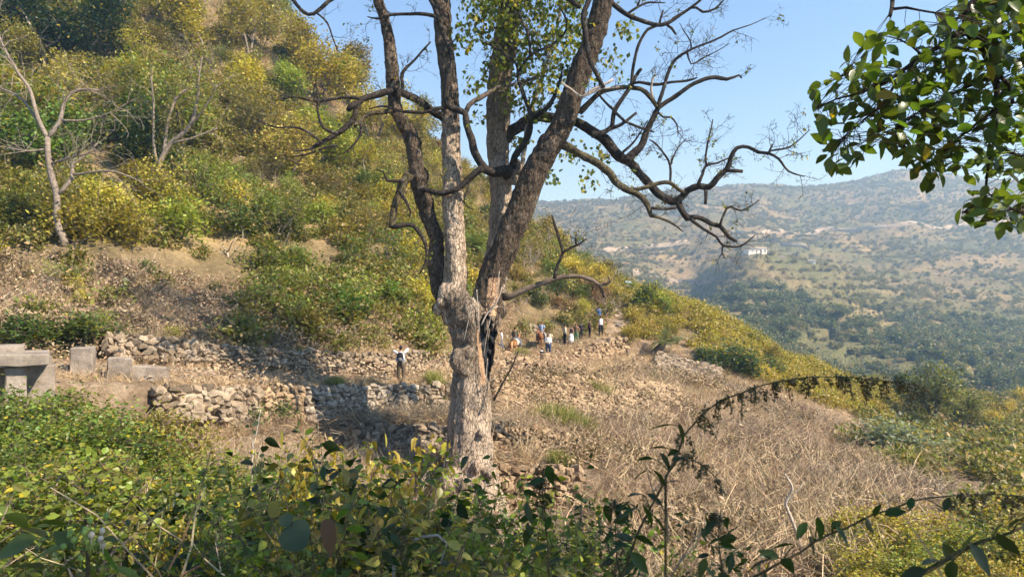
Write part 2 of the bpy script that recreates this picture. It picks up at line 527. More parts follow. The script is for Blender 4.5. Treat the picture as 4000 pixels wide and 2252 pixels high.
def leaf_quads(pos, dirs, size, rng, ratio=.5, up=.6, fold=.25):
    """Two-triangle folded leaves."""
    n = len(pos)
    pos = np.asarray(pos); d = unit(np.asarray(dirs))
    nn = rng.normal(size=(n, 3)); nn[:, 2] += up * 2
    s = unit(np.cross(d, nn)); nn = unit(np.cross(s, d))
    L = np.asarray(size)[:, None]
    b = pos; tip = pos + d * L
    mid = pos + d * L * .45
    w = L * ratio * .5
    l = mid + s * w + nn * w * fold; r = mid - s * w + nn * w * fold
    V = np.stack([b, l, tip, r], 1).reshape(-1, 3)
    k = np.arange(n)[:, None] * 4
    Fc = np.concatenate([k + np.array([[0, 2, 1]]), k + np.array([[0, 3, 2]])], 0)
    return V, Fc


LEAF_PROFILE = [(0, 0), (.14, .30), (.36, .5), (.6, .42), (.82, .22), (1, 0)]


def leaf_fine(pos, dirs, size, rng, ratio=.5, up=.8, droop=.35, fold=.3, profile=LEAF_PROFILE, normals=None):
    """Leaves with a midrib, a fold and a drooping tip, for plants near the camera."""
    n = len(pos)
    pos = np.asarray(pos, float); d = unit(np.asarray(dirs, float))
    if normals is None:
        nn = rng.normal(size=(n, 3)) * .6; nn[:, 2] += up
    else:
        nn = np.asarray(normals, float)
    s = unit(np.cross(d, nn)); nn = unit(np.cross(s, d))
    L = np.asarray(size)[:, None]
    dr = droop * (.4 + rng.random((n, 1)) * 1.2)
    rows = []
    for t, w in profile:
        c = pos + d * L * (t - .18 * dr * t * t) + np.array([0, 0, -1]) * L * dr * t * t * .6
        h = L * ratio * w
        rows.append((c + s * h + nn * h * fold, c, c - s * h + nn * h * fold))
    m = len(profile)
    V = [rows[0][1]]
    for k in range(1, m - 1): V += list(rows[k])
    V.append(rows[-1][1])
    V = np.stack(V, 1); per = V.shape[1]
    T = []
    T += [(0, 2, 1), (0, 3, 2)]
    for k in range(m - 3):
        a = 1 + 3 * k
        T += [(a, a + 1, a + 4), (a, a + 4, a + 3), (a + 1, a + 2, a + 5), (a + 1, a + 5, a + 4)]
    a = 1 + 3 * (m - 3)
    T += [(a, a + 1, per - 1), (a + 1, a + 2, per - 1)]
    T = np.array(T)
    Fc = (np.arange(n)[:, None, None] * per + T[None]).reshape(-1, 3)
    return V.reshape(-1, 3), Fc


def wander(rng, p, d, length, n, bend=.25, lift=0.0):
    pts = [Vector(p)]; d = Vector(d).normalized()
    for i in range(n):
        d = (d + Vector(rng.normal(size=3)) * bend + Vector((0, 0, lift))).normalized()
        pts.append(pts[-1] + d * (length / n))
    return pts


def skeleton(rng, H, stems=1, r0=.08, levels=3, spread=.5, kids=5, ratio=.55, angle=.8, bend=.2, lift=.06, lean=None, trunk=.35):
    """Branch polylines [(points, radii, level)]."""
    out = []

    def go(p, d, L, r, lv):
        n = 5 if lv == 0 else 4
        pts = wander(rng, p, d, L, n, bend * (1 + .3 * lv), lift if lv else lift * .5)
        rr = [r * (1 - .65 * i / n) for i in range(n + 1)]
        out.append((pts, rr, lv))
        if lv >= levels: return
        k = kids if lv else kids + 1
        for j in range(k):
            t = (trunk if lv == 0 else .25) + (1 - (trunk if lv == 0 else .25)) * (j + rng.random() * .8) / k
            t = min(t, .99)
            i = min(int(t * n), n - 1); f = t * n - i
            q = pts[i].lerp(pts[i + 1], f)
            t0 = (pts[i + 1] - pts[i]).normalized()
            side = Vector(rng.normal(size=3)); side = (side - t0 * side.dot(t0)).normalized()
            a = angle * (.6 + .7 * rng.random())
            go(q, t0 * math.cos(a) + side * math.sin(a), L * ratio * (.65 + .6 * rng.random()) * (1.15 - .5 * t), r * (1 - .6 * t) * .62, lv + 1)

    for s in range(stems):
        a = rng.random() * 2 * math.pi
        tilt = spread * (.35 + rng.random()) if stems > 1 else spread * .15
        d = Vector((math.cos(a) * math.sin(tilt), math.sin(a) * math.sin(tilt), math.cos(tilt)))
        if lean: d = (d + Vector(lean)).normalized()
        go((rng.normal() * .05 * H * (stems > 1), rng.normal() * .05 * H * (stems > 1), -.15), d, H * (.75 + .4 * rng.random()) * .62, r0, 0)
    return out


def wood_mesh(name, sk, minr=.004, seg=(7, 5, 3, 3, 3)):
    b = MB()
    for pts, rr, lv in sk:
        rr = [max(x, minr) for x in rr]
        b.tube(pts, rr, seg[min(lv, 4)], cap=False)
    return b.mesh(name, True)


def crown_points(rng, sk, n, from_level, jitter):
    segs = []
    for pts, rr, lv in sk:
        if lv < from_level: continue
        for i in range(len(pts) - 1): segs.append((pts[i], pts[i + 1], lv, i / (len(pts) - 1)))
    w = np.array([(b - a).length * (1 + .6 * t) for a, b, lv, t in segs]); w /= w.sum()
    k = rng.choice(len(segs), size=n, p=w)
    pos = np.array([segs[i][0].lerp(segs[i][1], float(t)) for i, t in zip(k, rng.random(n))])
    dirs = np.array([(segs[i][1] - segs[i][0]).normalized() for i in k])
    pos += rng.normal(size=(n, 3)) * jitter
    return pos, dirs


def plant_meshes(name, seed, H, leaves, leaf, jitter=.18, from_level=1, lratio=.55, fine=False, **kw):
    rng = np.random.default_rng(seed)
    sk = skeleton(rng, H, **kw)
    wood = wood_mesh(name + '_wood', sk)
    crown = None
    if leaves:
        pos, d = crown_points(rng, sk, leaves, from_level, jitter)
        d = d + rng.normal(size=d.shape) * .9; d[:, 2] *= .6
        sz = leaf * (.6 + .8 * rng.random(leaves))
        if fine: V, Fc = leaf_fine(pos, d, sz, rng, lratio, profile=[(0, 0), (.25, .42), (.6, .42), (1, 0)])
        else: V, Fc = leaf_quads(pos, d, sz, rng, lratio, 1.1)
        crown = np_mesh(name + '_leaves', V, Fc, False)
    return wood, crown


M['leaf'] = leaf_mat('leaf_by_object', None, .42, .03, .36, .03)
M['leaf_dry'] = leaf_mat('leaf_dry', None, .5, .03, .2, 0)
M['leaf_far'] = leaf_mat('leaf_far_green', (.16, .165, .07), .35, .04, .3, .2, (.28, .225, .11))
M['leaf_yel'] = leaf_mat('leaf_scrub_yellow', (.30, .26, .042), .45, .035, .38, .25, (.40, .3, .13))
M['leaf_under'] = leaf_mat('leaf_undergrowth', (.17, .17, .038), .55, .045, .38, .22, (.36, .26, .12))
M['straw'] = leaf_mat('dry_straw', (.48, .365, .225), .5, .02, .15, .18, (.26, .165, .09), .7, .15)
M['twig_dry'] = leaf_mat('dry_twig', (.37, .305, .21), .6, .02, .0, .3, (.17, .12, .08), .8, .1)
M['grass'] = leaf_mat('green_grass', (.16, .2, .045), .5, .03, .35, .3, (.4, .33, .14))


def wood_mat(name, a, b, sc=9.0):
    t = NT(name); p = t.obj_co()
    n = t.noise(sc, 5, .65, p)
    return t.done(t.ramp(n, [(.3, a), (.7, b)]), .9, t.bump(t.noise(sc * 4, 4, .7, p), .6, .02), .15)


M['wood'] = wood_mat('grey_brown_wood', (.07, .05, .035), (.2, .155, .115))
M['wood_pale'] = wood_mat('pale_wood', (.22, .18, .14), (.5, .43, .35))
M['wood_dark'] = wood_mat('dark_wood', (.03, .022, .018), (.085, .066, .052))


def plant(name, meshes, loc, rz=0, sc=1.0, color=(.1, .13, .03), label=None, cat='bush', group=None, wood='wood', leaf='leaf', tilt=(0, 0),
          parts=('stem', 'foliage')):
    """One plant: an Empty with its wood and its leaves."""
    root = empty(name, loc, rz, sc)
    root.rotation_euler = (tilt[0], tilt[1], rz)
    w, c = meshes
    for me, nm, mt in ((w, parts[0], M[wood]), (c, parts[1], M[leaf])):
        if me is None: continue
        if not me.materials: me.materials.append(None)
        o = bpy.data.objects.new(nm, me)
        o.material_slots[0].link = 'OBJECT'; o.material_slots[0].material = mt
        o.color = (*color, 1)
        link(o, root)
        if nm == parts[1]: o["kind"] = "stuff"
    tag(root, label, cat, group)
    return root


_GN = {}


def scatter(name, pts, rots, scl, protos, label, cat, parent=None):
    """A mass nobody could count: prototypes instanced on points. protos: list of (mesh, material)."""
    col = bpy.data.collections.new(name + '_kit')
    for i, (me, mt) in enumerate(protos):
        o = bpy.data.objects.new('%s_kit_%02d' % (name, i), me)
        me.materials.clear(); me.materials.append(mt)
        col.objects.link(o)
    me = bpy.data.meshes.new(name)
    n = len(pts)
    me.vertices.add(n); me.vertices.foreach_set('co', np.asarray(pts, np.float32).ravel())
    a = me.attributes.new('rot', 'FLOAT_VECTOR', 'POINT'); a.data.foreach_set('vector', np.asarray(rots, np.float32).ravel())
    a = me.attributes.new('scl', 'FLOAT', 'POINT'); a.data.foreach_set('value', np.asarray(scl, np.float32).ravel())
    a = me.attributes.new('pick', 'INT', 'POINT'); a.data.foreach_set('value', np.asarray(NP.integers(0, len(protos), n), np.int32))
    me.update()
    o = link(bpy.data.objects.new(name, me), parent)
    g = bpy.data.node_groups.new(name + '_nodes', 'GeometryNodeTree')
    g.interface.new_socket('Geometry', in_out='INPUT', socket_type='NodeSocketGeometry')
    g.interface.new_socket('Geometry', in_out='OUTPUT', socket_type='NodeSocketGeometry')
    N = g.nodes
    gi, go = N.new('NodeGroupInput'), N.new('NodeGroupOutput')
    m2p = N.new('GeometryNodeMeshToPoints')
    ci = N.new('GeometryNodeCollectionInfo'); ci.inputs['Collection'].default_value = col
    ci.inputs['Separate Children'].default_value = True; ci.inputs['Reset Children'].default_value = True
    ip = N.new('GeometryNodeInstanceOnPoints'); ip.inputs['Pick Instance'].default_value = True

    def attr(nm, ty):
        x = N.new('GeometryNodeInputNamedAttribute'); x.data_type = ty; x.inputs[0].default_value = nm
        return x.outputs[0]
    e2r = N.new('FunctionNodeEulerToRotation')
    L = g.links
    L.new(gi.outputs[0], m2p.inputs[0]); L.new(m2p.outputs[0], ip.inputs['Points']); L.new(ci.outputs[0], ip.inputs['Instance'])
    L.new(attr('pick', 'INT'), ip.inputs['Instance Index'])
    L.new(attr('rot', 'FLOAT_VECTOR'), e2r.inputs[0]); L.new(e2r.outputs[0], ip.inputs['Rotation'])
    L.new(attr('scl', 'FLOAT'), ip.inputs['Scale'])
    L.new(ip.outputs[0], go.inputs[0])
    md = o.modifiers.new('scatter', 'NODES'); md.node_group = g
    tag(o, label, cat, kind='stuff')
    return o


def rrot(n, tilt=.15):
    r = NP.normal(size=(n, 3)) * tilt; r[:, 2] = NP.random(n) * 2 * math.pi
    return r


def blade_tuft(name, seed, n, h, spread, width, bend=.6, flop=0.0):
    """A tuft of narrow bent blades or twigs."""
    rng = np.random.default_rng(seed)
    V, Fc = [], []
    for i in range(n):
        a = rng.random() * 2 * math.pi
        p = Vector((math.cos(a), math.sin(a), 0)) * spread * rng.random() ** .5
        tl = min(1.5, abs(rng.normal()) * bend + flop * rng.random())
        b = rng.random() * 2 * math.pi
        d = Vector((math.cos(b) * math.sin(tl), math.sin(b) * math.sin(tl), math.cos(tl)))
        L = h * (.45 + .75 * rng.random()); s = d.cross(Vector(rng.normal(size=3))).normalized() * width * (.6 + .8 * rng.random())
        k = len(V)
        q = p
        seg = 3
        for j in range(seg + 1):
            w = s * (1 - .8 * j / seg)
            V += [q - w, q + w]
            d = (d + Vector((rng.normal() * .12, rng.normal() * .12, -.16))).normalized()
            q = q + d * L / seg
        for j in range(seg):
            Fc.append((k + 2 * j, k + 2 * j + 1, k + 2 * j + 3, k + 2 * j + 2))
    return np_mesh(name, np.array([tuple(v) for v in V]), np.array(Fc), False)


def twig_tangle(name, seed, n, size, r):
    """A tangle of thin dry twigs, three-sided."""
    rng = np.random.default_rng(seed); b = MB()
    for i in range(n):
        p = Vector((rng.normal() * size * .4, rng.normal() * size * .4, abs(rng.normal()) * .06 * size))
        a = rng.random() * 6.283; tl = .5 + rng.random() * 1.0
        d = Vector((math.cos(a) * math.sin(tl), math.sin(a) * math.sin(tl), math.cos(tl)))
        L = size * (.35 + .8 * rng.random())
        pts = wander(rng, p, d, L, 4, .22, -.05)
        b.tube(pts, [r, r * .9, r * .75, r * .6, r * .35], 3, cap=False)
        if rng.random() < .5:
            q = pts[2]; dd = (pts[3] - pts[2]).normalized() + Vector(rng.normal(size=3)) * .6
            b.tube(wander(rng, q, dd, L * .4, 2, .2), [r * .6, r * .45, r * .25], 3, cap=False)
    return b.mesh(name, False)


SHRUB = [plant_meshes('shrub%d' % i, 100 + i, 2.3, 1800, .17, .24, 1, .6, stems=7, r0=.03, levels=2, spread=.75, kids=4, ratio=.6, angle=.8) for i in range(5)]
TREE = [plant_meshes('tree%d' % i, 200 + i, 6.2, 3600, .23, .42, 2, .6, stems=1 + (i % 2), r0=.11, levels=3, spread=.3, kids=5, ratio=.58, angle=.85, trunk=.3) for i in range(4)]
THIN = [plant_meshes('thin%d' % i, 300 + i, 3.6, 1000, .17, .28, 2, .6, stems=3, r0=.035, levels=3, spread=.45, kids=4, ratio=.6, angle=.7) for i in range(3)]
BARE = [plant_meshes('bare%d' % i, 400 + i, 4.6, 160, .14, .2, 2, .55, stems=2, r0=.06, levels=3, spread=.45, kids=5, ratio=.6, angle=.65) for i in range(3)]
FARB = [plant_meshes('farbush%d' % i, 500 + i, 4.6, 420, .85, .75, 1, .75, stems=4, r0=.08, levels=2, spread=.65, kids=4, ratio=.6) for i in range(4)]
FARMESH = []
for w, c in FARB: FARMESH.append(c)
# ------------------------------------------------------------------ far woods, scrub, dry grass (uncountable)
def nz(v, f, s=0): return noise.noise(Vector((v[0] * f + s, v[1] * f - s, s)))


# far hills: woodland in ravines and patches, thinner on the dry spurs
def wooded(v):
    x, y = to_px(v)
    t = -.3 if v[1] < 420 else -.25 if v[1] > 700 else -.02
    if 2740 < x < 3330 and 960 < y < 1210 and NP.random() < .7: return False      # the dry brown spur
    if 2330 < x < 2850 and 840 < y < 960 and NP.random() < .75: return False      # the bare upper knoll
    return nz(v, .011, 3) + .45 * nz(v, .035, 9) + .25 * NP.normal() > t


pts = band_points('valley', 'far_ridge', 22000, NP, 2050, 4250, wooded)
pts += band_points('far_ridge', 'far_back', 220, NP, 2050, 4250, lambda v: v[1] < 1215)
pts = np.array(pts)
sc = .2 + NP.random(len(pts)) ** 3 * .75
scatter('hillside_woodland', pts, rrot(len(pts), .1), sc, [(m, M['leaf_far']) for m in FARMESH],
        'hazy blue green woodland covering the far hills across the valley', 'woodland')
M['leaf_forest'] = leaf_mat('leaf_valley_forest', (.08, .105, .036), .45, .04, .3, .12, (.24, .21, .07))
pts = np.array(band_points('valley', 'spur_face', 2600, NP, 2500, 4250, lambda v: to_px(v)[1] > 1130 + 60 * nz(v, .02, 4) and nz(v, .02, 7) > -.28))
scatter('valley_forest', pts, rrot(len(pts), .1), .4 + NP.random(len(pts)) ** 2 * .75, [(m.copy(), M['leaf_forest']) for m in FARMESH], 'dark green forest on the lower slopes of the valley', 'forest')
# low scrub and grass clumps on the far dry slopes
M['leaf_tan'] = leaf_mat('leaf_tan', (.30, .23, .11), .5, .03, .2, .35, (.17, .17, .065))
pts = np.array(band_points('valley', 'far_ridge', 9000, NP, 2050, 4250))
scatter('dry_scrub', pts, rrot(len(pts), .1), .14 + NP.random(len(pts)) ** 2 * .4, [(m.copy(), M['leaf_tan']) for m in FARMESH[:2]],
        'tan dry scrub on the far slopes', 'scrub')

# left hillside undergrowth, thin near the bank, thick above
under = [plant_meshes('under%d' % i, 600 + i, 1.1, 420, .19, .22, 1, .6, stems=6, r0=.015, levels=1, spread=.8, kids=4)[1] for i in range(4)]


def dens(v):
    x, y = to_px(v)
    if v[1] > 85 and 750 < x < 1500: return NP.random() < .1     # the bare grassy crest
    bank = y > 960 + 90 * nz(v, .2, 2) and x < 1050 - (y - 1000) * .6 + 400 * (y < 1050)
    if bank: return NP.random() < .07
    if x > 1850 and y > 1050: return NP.random() < .22
    return nz(v, .12, 1) + .3 * NP.normal() > -.2


pts = np.array(band_points('wall1_top', 'ridge', 3400, NP, -300, 2450, dens))
scatter('hillside_undergrowth', pts, rrot(len(pts), .2), .6 + NP.random(len(pts)) * 1.0, [(m, M['leaf_under']) for m in under],
        'olive and yellow green undergrowth matting the steep slope above the path', 'undergrowth')
# yellow scrub over the ridge that falls away to the valley
pts = np.array(band_points('path_front', 'ridge', 750, NP, 2440, 3500, lambda v: not (to_px(v)[0] < 2700 and to_px(v)[1] > 1300 + 60 * nz(v, .3)) and NP.random() < .9))
scatter('ridge_scrub', pts, rrot(len(pts), .2), .5 + NP.random(len(pts)) * .8, [(m.copy(), M['leaf_yel']) for m in under],
        'yellow green low scrub over the falling ridge', 'scrub')
pts = band_points('wall2_base', 'behind_ridge', 800, NP, 3330, 4400, lambda v: nz(v, .12, 2) > -.1) + band_points('gully', 'wall2_top', 200, NP, 3480, 4500, lambda v: nz(v, .2, 2) > -.1)
pts = np.array(pts)
scatter('ravine_undergrowth', pts, rrot(len(pts), .2), .7 + NP.random(len(pts)) * 1.2, [(m.copy(), M['leaf_under']) for m in under],
        'mixed green undergrowth in the ravine beyond the dry terraces', 'undergrowth')

# dry straw and grass
straw = [blade_tuft('straw%d' % i, 40 + i, 42, .55, .28, .006, .55) for i in range(3)]
pts = np.array(band_points('slope2', 'ridge', 2600, NP, 600, 2400, lambda v: v[1] > 80))
scatter('crest_grass', pts, rrot(len(pts), .2), 1.0 + NP.random(len(pts)) * 1.2, [(m, M['straw']) for m in straw], 'golden dry grass along the crest of the hill', 'grass')
pts = band_points('wall1_top', 'slope1', 1300, NP, -300, 1900)
pts += band_points('path_front', 'slope2', 2300, NP, 1850, 2700)
pts += band_points('path_front', 'ridge', 900, NP, 2450, 3400)
pts += band_points('wall4_top', 'wall3_base', 500, NP, 900, 1900)
pts += band_points('wall4_base', 'wall2_base', 700, NP, -100, 1300)
pts += band_points('ledge', 'path_front', 300, NP, -100, 1900)
pts += band_points('wall3_top', 'wall2_base', 500, NP, 900, 1900)
pts += band_points('wall2_top', 'path_front', 1300, NP, 1900, 3200) + band_points('gully', 'ridge', 1300, NP, 3400, 4400) + band_points('wall4_top', 'wall2_base', 700, NP, 1950, 3500)
for nm_, xa, xb, k_ in (('wall2_base', 600, 2600, 170), ('wall3_base', 1250, 2200, 90), ('path_back', 430, 1800, 130), ('wall2_top', 600, 2600, 130), ('wall1_top', 430, 1800, 130), ('wall4_base', 1900, 2300, 40)):
    L_ = LINES[NAMES.index(nm_)]; D_, Z_ = ev(L_, 'd'), ev(L_, 'z')
    for k in range(k_):
        x_ = NP.uniform(xa, xb); d_ = np.interp(x_, UX, D_); d_ += (-.5 if 'top' not in nm_ and nm_ != 'path_back' else .1) + NP.normal() * .12 - (.45 if nm_ == 'path_back' else 0)
        X_ = (x_ - CX) / F * d_; pts.append((X_, d_, gz(X_, d_)))
pts = np.array(pts)
scatter('dry_grass', pts, rrot(len(pts), .3), .4 + NP.random(len(pts)) ** 2 * .8, [(m.copy(), M['straw']) for m in straw], 'straw coloured dry grass around the path and walls', 'grass')
flop = [blade_tuft('flop%d' % i, 50 + i, 40, .9, .4, .008, .5, 1.1) for i in range(3)]
tang = [twig_tangle('tangle%d' % i, 60 + i, 34, 1.0, .008) for i in range(4)]
stalk = [twig_tangle('stalk%d' % i, 65 + i, 14, 1.5, .013) for i in range(4)]
M['twig_dark'] = leaf_mat('dark_twig', (.25, .18, .125), .5, .02, .0, .3, (.38, .3, .21), .8, .1)
pts = band_points('wall4_top', 'wall2_base', 2100, NP, 1950, 3700)
pts += band_points('gully', 'wall4_top', 900, NP, 2300, 3500)
pts += band_points('wall2_base', 'ledge', 600, NP, 2450, 3500)
pts += band_points('gully', 'wall4_base', 400, NP, 300, 1900)
pts += band_points('wall3_top', 'wall2_base', 160, NP, 900, 1950)
pts += band_points('wall4_top', 'wall3_base', 160, NP, 700, 1850)
pts += band_points('wall1_top', 'slope1', 130, NP, -100, 1300)
pts = np.array([p for p in pts if nz(p, .28, 12) + .4 * nz(p, .8, 1) > -.28 or p[1] > 36])
dk = np.array([nz(p, .13, 8) + .5 * nz(p, .4, 2) > -.08 for p in pts])
for nm, sel, mt, lab in (('pale_brush', ~dk, 'twig_dry', 'tangled pale dead brush smothering the terraces'), ('dark_brush', dk, 'twig_dark', 'patches of dark brown dead brush on the terraces')):
    q = pts[sel]
    scatter(nm, q, rrot(len(q), .2), (.4 + NP.random(len(q)) * .7) * np.array([1.0 + .7 * nz(p, .18, 21) for p in q]), [(m if nm == 'pale_brush' else m.copy(), M[mt]) for m in tang], lab, 'brush')
M['leaf_brown'] = leaf_mat('leaf_brown', (.25, .185, .12), .55, .02, .15, .3, (.4, .31, .2), .8, .1)
q = band_points('wall4_top', 'ledge', 520, NP, 1980, 3600, lambda v: nz(v, .16, 6) + .4 * nz(v, .5, 3) > .02) + band_points('gully', 'wall4_top', 200, NP, 2450, 3500, lambda v: nz(v, .2, 6) > 0) + band_points('wall1_top', 'slope1', 70, NP, -200, 1500)
q = np.array(q)
scatter('withered_scrub', q, rrot(len(q), .2), .35 + NP.random(len(q)) * .6, [(m.copy(), M['leaf_brown']) for m in under], 'withered brown scrub in patches over the terraces and bank', 'scrub')
pts = band_points('wall4_top', 'wall2_base', 620, NP, 1950, 3650) + band_points('gully', 'wall4_top', 520, NP, 2300, 3500) + band_points('wall3_top', 'wall2_base', 60, NP, 1100, 1950) + band_points('wall2_base', 'ledge', 160, NP, 2300, 3300) + band_points('gully', 'wall4_base', 160, NP, 100, 1900) + band_points('brow', 'gully', 130, NP, -100, 2900)
pts = np.array(pts)
scatter('fallen_stalks', pts, rrot(len(pts), .3), .5 + NP.random(len(pts)) * .7, [(m, M['straw']) for m in stalk], 'bent pale stalks lying over the dead brush', 'brush')
pts = band_points('wall4_top', 'wall2_base', 600, NP, 1950, 3600)
pts += band_points('gully', 'wall4_top', 260, NP, 2400, 3500)
pts += band_points('wall2_base', 'path_front', 700, NP, 2250, 3400)
pts = np.array(pts)
scatter('flattened_straw', pts, rrot(len(pts), .3), .5 + NP.random(len(pts)) * .7, [(m, M['straw']) for m in flop], 'flattened pale straw lying over the terraces', 'straw')
# leaf litter on the eroded bank and the path
rng = np.random.default_rng(5)
lit = []
for i in range(3):
    n = 60
    pos = np.c_[rng.normal(size=(n, 2)) * .5, .01 + .02 * rng.random(n)]
    d = rng.normal(size=(n, 3)); d[:, 2] *= .25
    V, Fc = leaf_quads(pos, d, .08 + .1 * rng.random(n), rng, .6, 1.5)
    lit.append(np_mesh('litter%d' % i, V, Fc))
M['litter'] = leaf_mat('leaf_litter', (.27, .185, .11), .6, .02, .1, .2, (.42, .33, .22), .8, .1)
pts = band_points('wall1_top', 'slope1', 1300, NP, -300, 2000) + band_points('wall2_top', 'path_back', 500, NP, -100, 2300)
pts = np.array(pts)
rt = rrot(len(pts), .1); rt[:, 0] += .45
rt[:, 2] = NP.normal(size=len(pts)) * .5
scatter('leaf_litter', pts, rt, .6 + NP.random(len(pts)) * .8, [(m, M['litter']) for m in lit], 'tan fallen leaf litter on the bank and path', 'litter')
# ------------------------------------------------------------------ dry stone walls: every stone its own piece
def stone_mesh(name, seed):
    rng = np.random.default_rng(seed)
    bm = bmesh.new()
    for i in range(26):
        v = rng.normal(size=3); v /= np.linalg.norm(v)
        v = np.sign(v) * np.abs(v) ** .72
        v *= .5 / max(np.abs(v).max(), .35) * (.82 + .3 * rng.random())
        bm.verts.new(v)
    bmesh.ops.convex_hull(bm, input=bm.verts)
    bmesh.ops.delete(bm, geom=[v for v in bm.verts if not v.link_faces], context='VERTS')
    me = bpy.data.meshes.new(name); bm.to_mesh(me); bm.free()
    return me


def stone_mat(name, cols, moss=.0):
    t = NT(name); p = t.obj_co()
    rnd = t.new('ShaderNodeObjectInfo').outputs['Random']
    col = t.ramp(rnd, [(p_, (q_[0] * .8, q_[1] * .75, q_[2] * .68)) for p_, q_ in cols])
    n = t.noise(2.2, 5, .65, t.pos()); f = t.noise(14, 5, .7, t.pos())
    col = t.mix(.8, col, t.ramp(n, [(.3, .55), (.7, 1.3)]), 'MULTIPLY')
    col = t.mix(.7, col, t.ramp(f, [(.3, .6), (.7, 1.3)]), 'MULTIPLY')
    return t.done(col, .92, t.bump(f, .6, .03), .2)


M['stone'] = stone_mat('field_stone', [(0, (.15, .12, .09)), (.3, (.27, .225, .17)), (.55, (.35, .285, .215)), (.8, (.42, .365, .29)), (1, (.29, .22, .15))])
M['stone_pale'] = stone_mat('pale_stone', [(0, (.22, .185, .15)), (.4, (.37, .325, .265)), (.75, (.48, .44, .375)), (1, (.34, .275, .205))])
M['stone_brown'] = stone_mat('brown_stone', [(0, (.18, .125, .08)), (.4, (.33, .25, .165)), (.75, (.45, .35, .24)), (1, (.38, .28, .18))])
STONES = {}
for k in ('stone', 'stone_pale', 'stone_brown'):
    STONES[k] = []
    for i in range(12):
        me = stone_mesh('%s_%d' % (k, i), 900 + i); me.materials.append(M[k]); STONES[k].append(me)


def lp(name, x):
    L = LINES[NAMES.index(name)]
    i = np.interp(x, UX, ev(L, 'd')); z = np.interp(x, UX, ev(L, 'z'))
    return Vector(((x - CX) / F * max(i, 12), i, z))


def wall(name, label, base, top, size=.26, mat='stone', group=None, fwd=.26, depth=.5, rough=.17, cat='stone wall', cap=300, seed=1, gaps=.03, ends=True):
    """base, top: polylines of equal length (world points), stones laid in rough courses between them."""
    rng = np.random.default_rng(seed)
    root = empty(name, sum((Vector(b) for b in base), Vector()) / len(base))
    tag(root, label, cat, group, 'thing')
    org = root.location.copy()
    acc = [0]
    for i in range(len(base) - 1): acc.append(acc[-1] + (base[i + 1] - base[i]).length)
    Ln = acc[-1]

    def at(s, h):
        s = min(max(s, 0), Ln - 1e-4)
        i = max(k for k in range(len(acc) - 1) if acc[k] <= s)
        t = (s - acc[i]) / (acc[i + 1] - acc[i])
        b = base[i].lerp(base[i + 1], t); u = top[i].lerp(top[i + 1], t)
        along = (base[i + 1] - base[i]).normalized()
        return b.lerp(u, h), along, (u - b)
    items = []
    Hm = max((t - b).length for b, t in zip(base, top))
    nc = max(2, round(Hm / (size * .68)))
    for c in range(nc):
        s = -rng.random() * size * .5
        while s < Ln:
            w = size * (.5 + .95 * rng.random() ** 1.3)
            p, al, up = at(s + w / 2, 0)
            ch = up.length / nc
            h = (c + .5 + rng.normal() * .2) / nc
            if rng.random() > gaps:
                p, al, up = at(s + w / 2, min(h, 1.05 + .1 * rng.random()))
                upn = up.normalized(); nr = al.cross(upn).normalized()
                if nr.dot(-p) < 0: nr = -nr
                p = p + nr * (fwd + rng.normal() * .035 - depth * .25)
                big = 1.0
                if rng.random() < .12: big = 1.35
                sc = Vector((w * 1.2 * big, depth * (.8 + .5 * rng.random()), ch * (1.08 + .65 * rng.random()) * big))
                m = Matrix((al, -nr, upn)).transposed()
                items.append((p, m, sc))
            s += w * .97
    # size in view: nearest first
    items.sort(key=lambda q: -(q[2].x * q[2].z) / q[0].y ** 2)
    extra = items[cap:]
    for p, m, sc in items[:cap]:
        o = bpy.data.objects.new('stone', STONES[mat][rng.integers(12)])
        e = Euler(rng.normal(size=3) * rough)
        flip = Matrix.Rotation(math.pi * rng.integers(2), 3, 'Z') @ Matrix.Rotation(math.pi * rng.integers(2), 3, 'X')
        mm = (m @ e.to_matrix() @ flip).to_4x4()
        o.matrix_local = Matrix.Translation(p - org) @ mm @ Matrix.Diagonal((sc.x, sc.y, sc.z, 1))
        link(o, root)
    if extra:
        b = MB()
        for p, m, sc in extra:
            me = STONES[mat][rng.integers(12)]
            V = [tuple((p - org) + m @ Vector((v.co.x * sc.x, v.co.y * sc.y, v.co.z * sc.z))) for v in me.vertices]
            b.add(V, [tuple(q.vertices) for q in me.polygons])
        o = b.build('stone', M[mat], root); o["kind"] = 'stuff'
    return root


def lwall(name, label, a, b, x0, x1, n=8, df=0.0, dz=0.0, **kw):
    xs = np.linspace(x0, x1, n)
    off = Vector((0, -df, 0)); o2 = Vector((0, -df, dz))
    return wall(name, label, [lp(a, x) + off for x in xs], [lp(b, x) + o2 for x in xs], **kw)


lwall('stone_wall', 'low heap of whitish stones topped by one boulder above the broken concrete blocks', 'path_back', 'wall1_top', 430, 770, 8, .35, .12, size=.25, mat='stone', seed=11, rough=.3, gaps=.05)
lwall('stone_wall', 'long low wall of angular stones behind the person with a backpack', 'path_back', 'wall1_top', 775, 1790, 16, .3, .05, size=.23, mat='stone', seed=12)
lwall('stone_wall', 'shaded grey wall left of the small green bush below the path', 'wall2_base', 'wall2_top', 620, 1000, 7, .25, 0, size=.28, mat='stone', seed=13, rough=.2)
lwall('stone_wall', 'recessed wall face between the green bush and the projecting corner', 'wall2_base', 'wall2_top', 1000, 1215, 5, .2, 0, size=.26, mat='stone_brown', seed=14)
xs = np.linspace(1215, 1625, 10)
off = Vector((0, -.75, 0))
wall('stone_wall', 'bright pale wall of fitted stones directly below the person with a backpack', [lp('wall2_base', x) + off for x in xs], [lp('wall2_top', x) + off for x in xs], size=.24, mat='stone_pale', seed=15)
b0, t0 = lp('wall2_base', 1215), lp('wall2_top', 1215)
